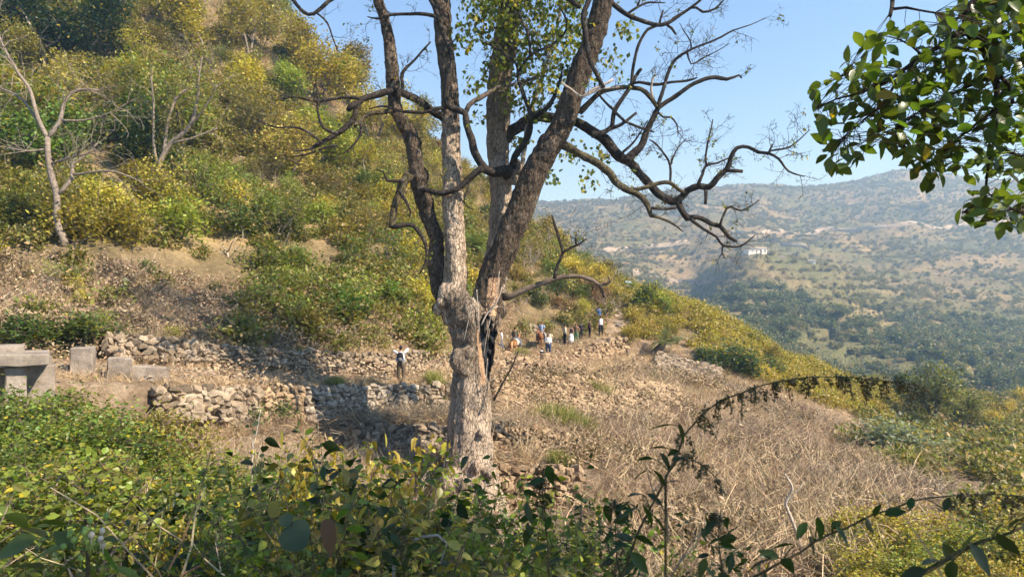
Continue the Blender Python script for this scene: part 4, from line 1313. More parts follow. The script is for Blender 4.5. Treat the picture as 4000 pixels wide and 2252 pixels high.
# top branch leaving the leaning limb
bd([(2370, 0, 12), (2404, 23, 10), (2450, 58, 9), (2497, 78, 9), (2559, 97, 8), (2606, 93, 8), (2652, 62, 7), (2691, 35, 6), (2738, 0, 5), (2790, -60, 4)], -1.3)
bd([(2695, 30, 5), (2720, 30, 5), (2746, 47, 5), (2792, 35, 4), (2827, 0, 3), (2850, -50, 2)], -1.4)
bd([(2606, 98, 6), (2625, 112, 5), (2641, 136, 4)], -1.3)
bd([(2575, 97, 5), (2580, 70, 4), (2591, 40, 3)], -1.3)
bd([(2450, 56, 5), (2490, 30, 5), (2530, 10, 4), (2600, 12, 2)], -1.3)
bd([(2490, 28, 4), (2500, 0, 3), (2510, -40, 2)], -1.3)
# dark branch falling in front of the leaning limb
bd([(2330, -120, 12), (2305, -20, 11), (2280, 60, 11), (2285, 130, 11), (2298, 200, 10), (2310, 249, 10), (2335, 300, 9), (2357, 342, 8)], -1.9)
bd([(2195, -30, 9), (2230, 5, 9), (2268, 28, 9)], -1.8)
bd([(2192, 322, 4), (2235, 352, 4), (2272, 377, 4), (2320, 358, 4), (2357, 345, 4), (2420, 340, 3)], -1.9, 'wood_pale')
bd([(2268, 385, 6), (2310, 352, 5), (2350, 335, 5), (2392, 310, 5)], -1.9, 'wood_pale')
# mossy branch leaving the leaning limb low
bd([(2190, 560, 20), (2225, 580, 17), (2272, 606, 16), (2326, 633, 16), (2381, 676, 15), (2419, 722, 14), (2458, 746, 13), (2497, 765, 12), (2528, 800, 10), (2544, 839, 9), (2575, 850, 6), (2614, 866, 5), (2645, 885, 4), (2668, 905, 2)], [-.8, -1.6], 'bark_moss', .35)
bd([(2544, 812, 7), (2606, 815, 6), (2645, 810, 6)], -1.5)
# low branch on the right
bd([(1965, 1160, 16), (1990, 1157, 13), (2081, 1121, 11), (2174, 1087, 10), (2252, 1079, 9), (2314, 1095, 8), (2345, 1115, 6), (2384, 1100, 4), (2376, 1080, 3)], [0, -.8], 'wood')
bd([(2345, 1115, 6), (2352, 1135, 5), (2361, 1162, 4)], -.8)
bd([(2166, 1088, 8), (2180, 1030, 7), (2198, 990, 6), (2189, 947, 6), (2168, 880, 5), (2155, 839, 3)], -.7)
bd([(2198, 986, 6), (2236, 963, 5), (2260, 955, 4), (2290, 932, 3)], -.7)
bd([(2252, 960, 4), (2248, 935, 4), (2250, 915, 2)], -.7)
bd([(1930, 1560, 5), (1960, 1500, 4), (2000, 1430, 3), (2025, 1370, 2)], -1.0)
# spindly dead stems on the upper left and a dark sprig in front
bd([(1120, -40, 7), (1160, 20, 7), (1203, 58, 7), (1242, 45, 7), (1270, 20, 8), (1310, -10, 8), (1420, -60, 8), (1500, -110, 8)], -2)
bd([(1235, 50, 4), (1280, 90, 4), (1296, 140, 3), (1320, 200, 2)], -2)

# hanging bark strips and vines on the trunk
for pp in ([(1950, 1060, 1.8), (1942, 1130, 1.8), (1925, 1200, 1.5), (1903, 1300, 1.2), (1890, 1390, .8)], [(1862, 1130, 2), (1868, 1220, 2), (1872, 1300, 1.6)], [(1850, 1160, 1.6), (1832, 1240, 1.5), (1812, 1330, 1.2)], [(1905, 1400, 1.4), (1900, 1450, 1.4), (1898, 1520, 1.2)],
           [(1862, 1150, 5), (1876, 1090, 5), (1892, 1040, 4), (1896, 980, 3)], [(1910, 1210, 3.5), (1935, 1190, 3), (1962, 1120, 2.5)], [(1880, 1270, 4), (1905, 1220, 3.5), (1945, 1195, 3)]):
    a, b = pxpath(pp, -.9 if pp[0][2] < 4.5 else -.3); a, b = smooth_path(a, b, .15)
    m = MB(); m.tube([p - ORG for p in a], b, 5); m.build('vine', M['wood_pale'], tree, True)
rng = np.random.default_rng(77)
for k in range(12):     # torn splinters round the mouth of the hollow
    x = 1900 + rng.normal() * 20 + 20; y = 1228 + rng.random() * 55
    L = 18 + 34 * rng.random()
    p = P(x, y, TD - .8 + .25 * rng.random()); q = P(x - 6 + rng.normal() * 7, y + L, TD - .86)
    m = MB(); w = .03 + .04 * rng.random(); s = Vector((w, .01, 0)); e = Vector((0, .03, 0))
    m.add([tuple(v - ORG) for v in (p - s, p + s, p + e + s * .6, p - s * .6 + e, q)], [(0, 1, 4), (1, 2, 4), (2, 3, 4), (3, 0, 4), (3, 2, 1, 0)])
    m.build('splinter', M['wood'], tree)

# fine twigs and sparse leaves
tw = MB(); lp_, ld_, lsz = [], [], []
def twigs(sp, sr, n, L, leafy=0.0, lv=0, up=.15):
    for k in range(n):
        i = min(int(len(sp) * (.25 + .75 * rng.random())), len(sp) - 2)
        t0 = (sp[i + 1] - sp[i]).normalized()
        side = Vector(rng.normal(size=3)); side.y *= .7; side = (side - t0 * side.dot(t0)).normalized()
        d = t0 * .6 + side + Vector((0, 0, up))
        l = L * (.4 + .9 * rng.random())
        pts = wander(rng, sp[i], d, l, 5, .28, .04)
        r = min(sr[i] * .6, .013 if lv == 0 else .0085)
        tw.tube([p - ORG for p in pts], [max(r * (1 - .14 * j), .0045) for j in range(6)], 3, cap=False)
        if lv < 2: twigs(pts, [r] * 6, 4 if lv == 0 else 3, l * .5, leafy, lv + 1, up)
        if rng.random() < leafy:
            for j in range(5):
                q = pts[1 + rng.integers(5)]
                lp_.append(tuple(q - ORG + Vector(rng.normal(size=3)) * .06)); ld_.append(rng.normal(size=3) + np.array([0, 0, -.5])); lsz.append(.07 + .07 * rng.random())
for sp, sr in BR:
    L = sum((sp[i + 1] - sp[i]).length for i in range(len(sp) - 1))
    if sr[-1] < .035: twigs(sp, sr, int(2 + L * 2.4), .95, .03)
# peepal foliage among the upper limbs
clus = [(1900, 60, 60), (1960, 150, 60), (2040, 60, 80), (2100, 150, 80), (2080, 250, 60), (2180, 80, 70), (2200, 200, 70), (2240, 300, 40), (1850, 110, 40), (1930, 260, 40), (1990, 20, 80), (2130, 300, 60), (2160, 20, 80), (2260, 130, 50),
        (1870, 330, 30), (1800, 150, 25), (2060, 380, 35), (2100, 420, 35), (2230, 450, 20), (2030, -40, 90), (2120, -60, 90), (2250, 20, 60), (1930, -20, 60), (2420, 110, 25), (2400, 230, 25), (1860, 20, 35), (2150, 690, 12), (2300, 700, 14), (1990, 400, 30), (2010, 560, 22), (1880, 450, 16), (2240, 600, 20), (2360, 600, 14)]
for x, y, r in clus:
    for k in range(int(r * .5)):
        p = P(x + rng.normal() * r * .8, y + rng.normal() * r * .75, TD + .6 + rng.normal() * 1.0)
        q = p + Vector(rng.normal(size=3)) * .5
        pts = wander(rng, p, q - p, .5, 3, .3)
        tw.tube([v - ORG for v in pts], [.006, .005, .004, .003], 3, cap=False)
        for j in range(rng.integers(3, 8)):
            s = pts[rng.integers(4)]
            lp_.append(tuple(s - ORG + Vector(rng.normal(size=3)) * .1)); ld_.append(rng.normal(size=3) * .7 + np.array([0, 0, -.8])); lsz.append(.15 + .1 * rng.random())
# the crown goes on above: leafy boughs that shade the limbs
cc = rng.normal(size=(40, 3)); cc = unit(cc) * (rng.random((40, 1)) ** .45) * np.array([8.5, 5.5, 3.2]) + np.array([1.0, TD + .5, 15.2])
cc = cc[cc[:, 2] > 11.9]
for c in cc:
    n = 80
    q = rng.normal(size=(n, 3)) * np.array([1.0, 1.0, .6]) + c - np.array(ORG)
    lp_ += [tuple(v) for v in q]; ld_ += list(rng.normal(size=(n, 3)) * .8 + np.array([0, 0, -.5])); lsz += list(.16 + .12 * rng.random(n))
    k = rng.integers(4) + 1
    src = spines[k][0][-1 - rng.integers(4)]
    pts = [Vector(src) - ORG, (Vector(src).lerp(Vector(c), .5) + Vector((0, 0, .4))) - ORG, Vector(c) - ORG]
    tw.tube(smooth_path(pts, [.07, .05, .02], .5)[0], smooth_path(pts, [.07, .05, .02], .5)[1], 5, cap=False)
o = tw.build('twigs', M['wood_dark'], tree); o["kind"] = 'stuff'
V, Fc = leaf_quads(np.array(lp_), np.array(ld_), np.array(lsz), rng, .75, .2, .2)
M['leaf_tree'] = leaf_mat('leaf_of_big_tree', (.13, .165, .024), .5, .035, .5, .15, (.36, .3, .04))
o = obj('foliage', np_mesh('foliage', V, Fc), tree, [M['leaf_tree']]); o["kind"] = 'stuff'
# ------------------------------------------------------------------ individual trees and bushes on the slope and ridge
ORD = ['first', 'second', 'third', 'fourth', 'fifth', 'sixth', 'seventh', 'eighth', 'ninth', 'tenth', 'eleventh', 'twelfth', 'thirteenth', 'fourteenth', 'fifteenth', 'sixteenth', 'seventeenth', 'eighteenth', 'nineteenth', 'twentieth']
COLS = {'dark green': (.035, .06, .017), 'green': (.10, .145, .024), 'bright green': (.19, .225, .032), 'olive': (.25, .215, .05), 'yellow green': (.33, .28, .042), 'rusty brown': (.28, .15, .075), 'grey green': (.15, .17, .09), 'golden': (.36, .28, .045)}
M['wood_mid'] = wood_mat('mid_wood', (.11, .085, .065), (.29, .24, .19))
pending = []        # (root, colour, kind, zone, xzone, px, group)


def name_all(items):
    """Labels: colour, kind, place, and where several remain their order from the left."""
    cells = {}
    for it in items: cells.setdefault(it[1:5], []).append(it)
    for key, L in cells.items():
        L.sort(key=lambda q: q[5])
        for i, it in enumerate(L):
            c, k, z, xz = key
            s = '%s %s %s, %s' % (c, k, z, xz)
            if len(L) > 1: s += (', leftmost' if i == 0 else ', %s from left' % ORD[min(i, 19)])
            tag(it[0], s, it[2].split()[-1], it[6])


def put(kind, protos, v, s, col, zone, xz, group, wood='wood', parts=('stem', 'foliage'), leaf='leaf', name=None):
    c = np.array(COLS[col]) * (.5 + .85 * R.random())
    c = c * np.array([1 + .1 * R.uniform(-1, 1), 1, 1])
    rt = plant(name or kind.replace(' ', '_'), protos[R.randrange(len(protos))], (v[0], v[1], v[2] - .1), R.random() * 6.28, s, tuple(c), None, None, None, wood, leaf, (R.gauss(0, .08), R.gauss(0, .08)), parts)
    pending.append((rt, col, kind, zone, xz, to_px(v)[0], group))
    return rt


def yzone(y):
    if y < 180: return 'near the slope top'
    if y < 430: return 'high on the slope'
    if y < 680: return 'midway up the slope'
    if y < 880: return 'on the lower slope'
    return 'just above the bank'


def xzone(x):
    if x < 280: return 'left of the pale tree'
    if x < 640: return 'right of the pale tree'
    if x < 1040: return 'amid the left slope'
    if x < 1480: return 'left of the big tree'
    if x < 1960: return 'behind the big trunk'
    return 'right of the big tree'


taken = []
cand = band_points('wall1_top', 'ridge', 5200, NP, -150, 2430)
nplaced = 0
for v in cand:
    x, y = to_px(v)
    if not (-150 < x < 2450 and y < 1330): continue
    if y < -260: continue
    if v[1] > 86 and 800 < x < 1500 and R.random() < .9: continue                    # bare crest
    bank = y > 950 and x < 1080 - (y - 1000) * .5 + (350 if y < 1050 else 0)
    if bank and R.random() < .93: continue
    if x > 1500 and y > 1230: continue
    n = nz(v, .09, 4)
    tall = y < 700 and x < 1700
    rad = 3.9 if tall else 2.5
    if bank: rad = 2.0
    if any((v[0] - q[0]) ** 2 + (v[1] - q[1]) ** 2 < (rad * .5 + q[2] * .5) ** 2 * .9 for q in taken): continue
    taken.append((v[0], v[1], rad))
    r = R.random()
    z, xz = yzone(y), xzone(x)
    if bank:
        put('sapling', THIN if r < .5 else SHRUB, v, .35 + .2 * R.random(), R.choice(['green', 'yellow green', 'bright green']), z, xz, 'saplings on the eroded bank', 'wood_pale')
    elif x > 1700:      # drier right end
        if r < .1: put('leafless tree', BARE, v, .5 + .3 * R.random(), 'rusty brown', z, xz, 'leafless trees on the slope', 'wood_pale')
        else: put('bush', SHRUB, v, .75 + .5 * R.random(), R.choice(['yellow green', 'yellow green', 'olive', 'golden', 'bright green', 'olive', 'rusty brown'] if R.random() < .75 else ['green']), z, xz, 'bushes on the slope')
    elif tall and r < .45:
        put('broadleaf tree', TREE, v, .95 + .65 * R.random(), R.choice(['olive', 'olive', 'green', 'yellow green', 'olive', 'yellow green', 'dark green'] if x < 750 else ['olive', 'yellow green', 'olive', 'bright green']), z, xz, 'trees on the slope', R.choice(['wood', 'wood_mid']), ('trunk', 'crown'))
    elif tall and r < .56:
        put('leafless tree', BARE, v, .8 + .6 * R.random(), 'olive', z, xz, 'leafless trees on the slope', 'wood_mid', ('trunk', 'crown'))
    elif tall and r < .82 or not tall and r < .35:
        put('thin tree', THIN, v, (1.1 if tall else .75) + .6 * R.random(), R.choice(['olive', 'yellow green', 'green', 'olive', 'bright green']), z, xz, 'thin trees on the slope', 'wood_mid', ('trunk', 'crown'))
    else:
        low = y > 640
        put('bush', SHRUB, v, (.85 if low else 1.0) + .6 * R.random(), R.choice(['green', 'bright green', 'bright green', 'yellow green', 'yellow green', 'olive'] if low else ['olive', 'yellow green', 'olive', 'green', 'bright green']), z, xz, 'bushes on the slope')
    nplaced += 1
    if nplaced >= 290: break

# ridge that falls to the right, and the ravine
taken = []
nplaced = 0
for v in band_points('path_front', 'ridge', 2600, NP, 2440, 3420):
    x, y = to_px(v)
    if x < 2480 and y > 1150: continue
    if x < 2760 and y > 1330: continue
    if any((v[0] - q[0]) ** 2 + (v[1] - q[1]) ** 2 < 2.3 ** 2 for q in taken): continue
    taken.append((v[0], v[1]))
    c = R.choice(['yellow green', 'yellow green', 'golden', 'bright green', 'olive', 'green'] if x < 3000 else ['yellow green', 'golden', 'olive', 'yellow green'])
    put('bush', SHRUB, v, .35 + .65 * R.random() ** 1.5, c, 'on the falling ridge', 'above the leaning stump' if x < 2750 else 'midway along it' if x < 3050 else 'at its low end', 'ridge bushes')
    nplaced += 1
    if nplaced >= 85: break
taken = []; nplaced = 0
for v in band_points('wall2_top', 'behind_ridge', 2400, NP, 3380, 4200):
    x, y = to_px(v)
    if any((v[0] - q[0]) ** 2 + (v[1] - q[1]) ** 2 < 4.0 ** 2 for q in taken): continue
    taken.append((v[0], v[1]))
    put('bush', SHRUB, v, .7 + .7 * R.random(), R.choice(['olive', 'green', 'yellow green', 'dark green', 'golden', 'grey green']), 'in the ravine' if y > 1650 else 'across the ravine', 'under the far hills', 'ravine bushes')
    nplaced += 1
    if nplaced >= 60: break
name_all(pending)


def at(px, py, meshes, hpx, H0, color, label, cat, name, wood='wood', parts=('trunk', 'crown'), rz=None, d=None, sx=1.0, leaf='leaf'):
    """A plant whose foot is seen at a pixel and whose height in the photograph is hpx."""
    v = hit(px, py) if d is None else P(px, py, d)
    s = hpx * v.y / F / H0
    return plant(name, meshes, v - Vector((0, 0, .1)), R.random() * 6 if rz is None else rz, (s * sx, s * sx, s), color, label, cat, None, wood, leaf, (0, 0), parts)


at(3640, 1690, TREE[1], 330, 5.6, (.13, .145, .035), 'tall loose olive tree standing above the ravine right of the ridge', 'tree', 'broadleaf_tree', sx=.95)
at(3760, 1680, TREE[0], 200, 5.6, (.13, .14, .035), 'lower olive tree on the right of the tall ravine tree', 'tree', 'broadleaf_tree')
at(3480, 1560, TREE[2], 130, 5.6, (.03, .055, .018), 'small dark green tree at the low end of the ridge', 'tree', 'broadleaf_tree')
at(3520, 1810, SHRUB[0], 190, 2.1, (.17, .20, .115), 'rounded grey green bush at the ravine edge beyond the brush', 'bush', 'rounded_bush', parts=('stem', 'foliage'), sx=1.35)
at(3420, 1790, SHRUB[3], 130, 2.1, (.16, .19, .11), 'smaller grey green bush against the rounded ravine bush', 'bush', 'rounded_bush', parts=('stem', 'foliage'), sx=1.3)
at(2850, 1450, SHRUB[1], 130, 2.1, (.05, .085, .02), 'dark green dense bush at the lower edge of the yellow ridge scrub', 'bush', 'dense_bush', parts=('stem', 'foliage'), sx=1.6)
at(2780, 1420, SHRUB[2], 90, 2.1, (.05, .085, .02), 'small dark green bush left of the dense ridge bush', 'bush', 'dense_bush', parts=('stem', 'foliage'), sx=1.3)
at(2990, 1450, SHRUB[4], 80, 2.1, (.07, .10, .025), 'mid green bush right of the dense ridge bush', 'bush', 'dense_bush', parts=('stem', 'foliage'), sx=1.3)
at(2500, 1205, TREE[3], 120, 5.6, (.045, .075, .02), 'small dark leafy tree beside the top of the path', 'tree', 'broadleaf_tree', 'wood_dark')
at(2560, 1225, SHRUB[1], 130, 2.1, (.2, .24, .03), 'bright lime bush right of the small dark path tree', 'bush', 'bright_bush', parts=('stem', 'foliage'), sx=1.1)
at(2545, 1480, SHRUB[0], 34, 2.1, (.10, .15, .05), 'tiny round green bush on the dry rubble slope', 'bush', 'small_bush', parts=('stem', 'foliage'), sx=1.2)
at(990, 1640, SHRUB[2], 140, 2.1, (.07, .13, .025), 'bright green bush growing against the middle terrace wall', 'bush', 'small_bush', parts=('stem', 'foliage'), sx=1.15)
at(1175, 1390, SHRUB[2], 60, 2.1, (.2, .22, .05), 'small lime sapling on top of the long low wall', 'sapling', 'sapling', parts=('stem', 'foliage'))
at(1680, 1340, SHRUB[4], 170, 2.1, (.2, .22, .03), 'tall yellow green bush left of the trunk above the low wall', 'bush', 'bright_bush', parts=('stem', 'foliage'), sx=.8)
at(1080, 150, BARE[1], 170, 4.2, (.2, .16, .08), 'pale leafless tree on the skyline at the crest', 'tree', 'leafless_tree', 'wood_pale')
at(1180, 185, BARE[0], 90, 4.2, (.2, .16, .08), 'small leafless tree right of the pale crest tree', 'tree', 'leafless_tree', 'wood_pale')
at(170, 260, TREE[0], 420, 5.6, (.022, .045, .015), 'dark green dense tree in the top left corner', 'tree', 'broadleaf_tree', 'wood_pale')
at(330, 240, TREE[2], 330, 5.6, (.025, .05, .016), 'dark green tree just right of the corner tree', 'tree', 'broadleaf_tree', 'wood_pale')
at(1060, 260, TREE[2], 120, 5.6, (.03, .055, .018), 'dark round tree on the grassy crest shoulder', 'tree', 'broadleaf_tree')
at(700, 1390, SHRUB[3], 60, 2.1, (.05, .085, .02), 'dark shrub sprouting from the whitish stone heap', 'bush', 'small_bush', parts=('stem', 'foliage'))
at(140, 1340, SHRUB[1], 150, 2.1, (.07, .11, .025), 'spreading green bush on the bank above the concrete blocks', 'bush', 'small_bush', parts=('stem', 'foliage'), sx=1.8)
at(320, 1335, SHRUB[3], 150, 2.1, (.10, .13, .03), 'olive green bush on the bank right above the upright concrete block', 'bush', 'small_bush', parts=('stem', 'foliage'), sx=1.6)


def traced_tree(name, label, segs, d, mat, cat='tree', nleaf=0, col=None, twn=3, seed=3):
    """A tree traced limb by limb: segs of pixel paths, foot of the first is the base."""
    rng = np.random.default_rng(seed)
    foot = P(segs[0][0][0], segs[0][0][1], d)
    root = empty(name, foot); tag(root, label, cat)
    tw = MB(); pos, dr = [], []
    for i, pp in enumerate(segs):
        off = 0 if i == 0 else rng.normal() * .8
        n = len(pp)
        pts = [P(x, y, d + off * k / n) - foot for k, (x, y, r) in enumerate(pp)]
        rr = [r * d / F for x, y, r in pp]
        sp, sr = smooth_path(pts, rr, .4)
        m = MB(); m.tube(sp, sr, 8, wob=.12, seed=i); m.build('trunk' if i == 0 else 'limb', M[mat], root, True)
        for k in range(twn * n if i else 4):
            j = min(int(len(sp) * (.35 + .65 * rng.random())), len(sp) - 2)
            t0 = (sp[j + 1] - sp[j]).normalized()
            q = wander(rng, sp[j], t0 + Vector(rng.normal(size=3)) * .8 + Vector((0, 0, .25)), 1.6 + rng.random() * 1.5, 4, .25)
            tw.tube(q, [.022, .018, .014, .01, .005], 3, cap=False)
            for u in range(3):
                a = q[1 + rng.integers(3)]
                w = wander(rng, a, (q[-1] - q[-2]).normalized() + Vector(rng.normal(size=3)) * .7, .9, 3, .25)
                tw.tube(w, [.01, .008, .006, .004], 3, cap=False)
                if nleaf:
                    for e in range(nleaf):
                        pos.append(tuple(w[rng.integers(4)] + Vector(rng.normal(size=3)) * .2)); dr.append(rng.normal(size=3) + np.array([0, 0, -.3]))
    o = tw.build('twigs', M[mat], root); o["kind"] = 'stuff'
    if pos:
        V, Fc = leaf_quads(np.array(pos), np.array(dr), .14 + .12 * rng.random(len(pos)), rng, .65)
        o = obj('crown', np_mesh('crown', V, Fc), root, [M['leaf']]); o.color = (*col, 1); o["kind"] = 'stuff'
    return root


dd = hit(250, 960).y
traced_tree('bare_tree', 'pale leafless forked tree with a bent trunk on the left bank', [
    [(255, 962, 15), (246, 925, 14), (222, 870, 13), (222, 765, 13), (198, 675, 12), (186, 590, 11), (186, 536, 10)],
    [(186, 540, 9), (147, 458, 8), (116, 349, 7), (78, 295, 6), (31, 217, 5), (0, 150, 4), (-30, 60, 3)],
    [(186, 540, 8), (233, 474, 8), (256, 388, 6), (310, 349, 5), (388, 353, 3)], [(222, 765, 9), (279, 699, 8), (283, 637, 6), (326, 613, 4), (380, 560, 3)],
    [(287, 683, 5), (435, 668, 4), (559, 714, 2)], [(186, 582, 5), (101, 590, 4), (47, 575, 2)], [(180, 530, 5), (101, 404, 5), (40, 360, 4), (0, 345, 3)], [(198, 640, 5), (260, 620, 4), (330, 600, 2)],
    [(240, 470, 5), (330, 470, 4), (430, 440, 3), (520, 390, 2)]], dd, 'wood_mid', seed=4)
dd = hit(610, 760).y
traced_tree('slender_tree', 'slender pale-trunked tree with thin olive leaves right of the bare tree', [
    [(606, 770, 11), (613, 738, 11), (621, 644, 10), (668, 559, 9), (738, 497, 8), (770, 400, 6), (776, 311, 4), (790, 220, 3)], [(640, 610, 7), (655, 480, 6), (690, 380, 5), (730, 350, 3)], [(668, 559, 6), (750, 540, 4), (850, 500, 3)],
    [(621, 660, 6), (600, 560, 5), (600, 400, 4), (590, 300, 3)], [(738, 497, 5), (800, 420, 4), (850, 330, 2)]], dd, 'wood_mid', nleaf=12, col=(.23, .2, .04), seed=5)
dd = hit(905, 1010).y
traced_tree('slender_tree', 'thin pale sapling with a forked top standing on the bank', [[(889, 1100, 4), (892, 1050, 4), (890, 985, 4)], [(890, 985, 3), (860, 955, 2)], [(890, 985, 3), (905, 950, 2), (920, 930, 2)]], dd, 'wood_pale', nleaf=2, col=(.13, .15, .03), seed=6, twn=0)


# palms
def palm(name, label, trunk, d, fronds, L, col, seed=1, mat='wood_dark'):
    rng = np.random.default_rng(seed)
    pts = [P(x, y, d) for x, y, r in trunk]; rr = [r * d / F for x, y, r in trunk]
    root = empty(name, pts[0]); tag(root, label, 'palm')
    sp, sr = smooth_path([p - pts[0] for p in pts], rr, .15)
    m = MB(); m.tube(sp, sr, 10, wob=.2); m.build('trunk', M[mat], root, True)
    top = sp[-1]
    for k in range(fronds):
        a = rng.random() * 6.28; e = .2 + rng.random() * 1.0
        dr = Vector((math.cos(a) * math.cos(e), math.sin(a) * math.cos(e), math.sin(e)))
        q = [top]; l = L * (.7 + .5 * rng.random())
        for j in range(7):
            dr = (dr + Vector((0, 0, -.13))).normalized(); q.append(q[-1] + dr * l / 7)
        m = MB(); m.tube(q, [.018 * (1 - .1 * j) for j in range(8)], 3, cap=False)
        pos, dirs, sz = [], [], []
        for t in np.linspace(.15, 1, 26):
            i = min(int(t * 7), 6); p = q[i].lerp(q[i + 1], t * 7 - i); td = (q[i + 1] - q[i]).normalized()
            sd = td.cross(Vector((0, 0, 1))).normalized()
            for s in (-1, 1):
                pos.append(tuple(p)); dirs.append(tuple(td * .7 + sd * s + Vector((0, 0, -.15)))); sz.append(l * .3 * (1 - .55 * t))
        V, Fc = leaf_quads(np.array(pos), np.array(dirs), np.array(sz), rng, .12, .9)
        m.add(V, Fc.tolist())
        o = m.build('frond', M['leaf'], root); o.color = (*col, 1)
    return root


dd = hit(2545, 1395).y
palm('leaning_palm', 'stunted palm with a dark curved leaning trunk on the dry slope', [(2535, 1396, 17), (2556, 1380, 16), (2576, 1362, 15), (2588, 1345, 15), (2592, 1335, 12)], dd, 26, 1.5, (.16, .19, .07), 3)
dd = hit(2660, 1345).y
palm('small_palm', 'pale fronded young palm right of the leaning palm', [(2645, 1345, 6), (2645, 1330, 6)], dd, 14, 1.5, (.22, .24, .14), 4)
dd = hit(1850, 1010).y
palm('small_palm', 'bright fronded palm seen between the limbs behind the trunk', [(1848, 1010, 8), (1850, 960, 8)], dd, 20, 2.6, (.16, .22, .05), 5)
dd = hit(3760, 1790).y
palm('small_palm', 'young palm with feathery fronds in the ravine on the right', [(3760, 1790, 8), (3762, 1760, 8)], dd, 16, 2.0, (.11, .14, .05), 6)

# grass clumps that stand out green on the terraces
gr = [blade_tuft('green%d' % i, 80 + i, 260, .55, .3, .008, .4) for i in range(2)]
for m in gr: m.materials.append(M['grass'])
for px, py, w, lab in ((2345, 1548, 95, 'bright green feathery grass clump on the rubble wall right of the trunk'), (2190, 1672, 150, 'wide green grass clump below the rubble wall'), (2250, 1690, 110, 'green grass clump touching the wide clump on its right'),
                       (1720, 1500, 90, 'green grass clump on the wall just left of the trunk'), (2730, 1800, 70, 'pale green grass tuft alone in the dead brush'), (2030, 1395, 60, 'small green tuft at the horse feet'), (2510, 1560, 60, 'thin green weeds on the rubble wall end'),
                       (1310, 1505, 60, 'small green tuft on top of the bright pale wall'), (2210, 1850, 90, 'green tuft on top of the tumbled stone bank')):
    v = hit(px, py)
    root = empty('grass_clump', v); tag(root, lab, 'grass', None, 'thing')
    for k in range(7):
        o = bpy.data.objects.new('tuft', gr[k % 2]); link(o, root)
        r = w * v.y / F * .45
        o.location = (R.uniform(-r, r), R.uniform(-.2, .2), 0)
        o.location.z = gz(v.x + o.location.x, v.y + o.location.y) - v.z
        o.rotation_euler = (0, 0, R.random() * 6); s = r * R.uniform(.9, 1.4) / .5; o.scale = (s, s, s)
# ------------------------------------------------------------------ walkers, riders, horses
def cloth(name, col, rough=.85, check=None):
    t = NT(name); n = t.noise(30, 3, .6, t.obj_co())
    c = t.mix(.35, col, t.ramp(n, [(.3, .6), (.7, 1.2)]), 'MULTIPLY')
    return t.done(c, rough, t.bump(t.noise(9, 3, .6, t.obj_co()), .5, .03), .15)


CL = {}
for k, c in dict(white=(.74, .73, .72), beige=(.52, .46, .36), black=(.016, .016, .02), navy=(.02, .03, .075), blue=(.04, .12, .33), paleblue=(.28, .36, .52), brown=(.12, .075, .045), olive=(.1, .085, .055), denim=(.10, .13, .2), grey=(.14, .14, .15), plaid=(.085, .03, .05),
                 green=(.06, .14, .08), khaki=(.085, .065, .045), plum=(.14, .06, .08)).items(): CL[k] = cloth('cloth_' + k, c)
SK = cloth('skin', (.3, .17, .11), .6); HAIR = cloth('hair', (.014, .011, .01), .5); HAIR2 = cloth('hair_brown', (.09, .05, .03), .5); SHOE = cloth('shoe', (.05, .04, .035)); LEATHER = cloth('leather', (.05, .03, .02), .5)


def skin_mesh(name, V, E, Rr, extra=None, sub=1):
    me = bpy.data.meshes.new(name); me.from_pydata(V, E, []); me.update()
    o = bpy.data.objects.new(name, me); COL.objects.link(o)
    o.modifiers.new('skin', 'SKIN')
    sv = me.skin_vertices[0].data
    for i, r in enumerate(Rr): sv[i].radius = r if hasattr(r, '__len__') else (r, r); sv[i].use_root = (i == 0)
    s = o.modifiers.new('sub', 'SUBSURF'); s.levels = sub; s.render_levels = sub
    out = bpy.data.meshes.new_from_object(o.evaluated_get(bpy.context.evaluated_depsgraph_get()))
    bpy.data.objects.remove(o)
    b = MB()
    b.add([tuple(v.co) for v in out.vertices], [tuple(p.vertices) for p in out.polygons])
    if extra: extra(b)
    return b.mesh(name, True)


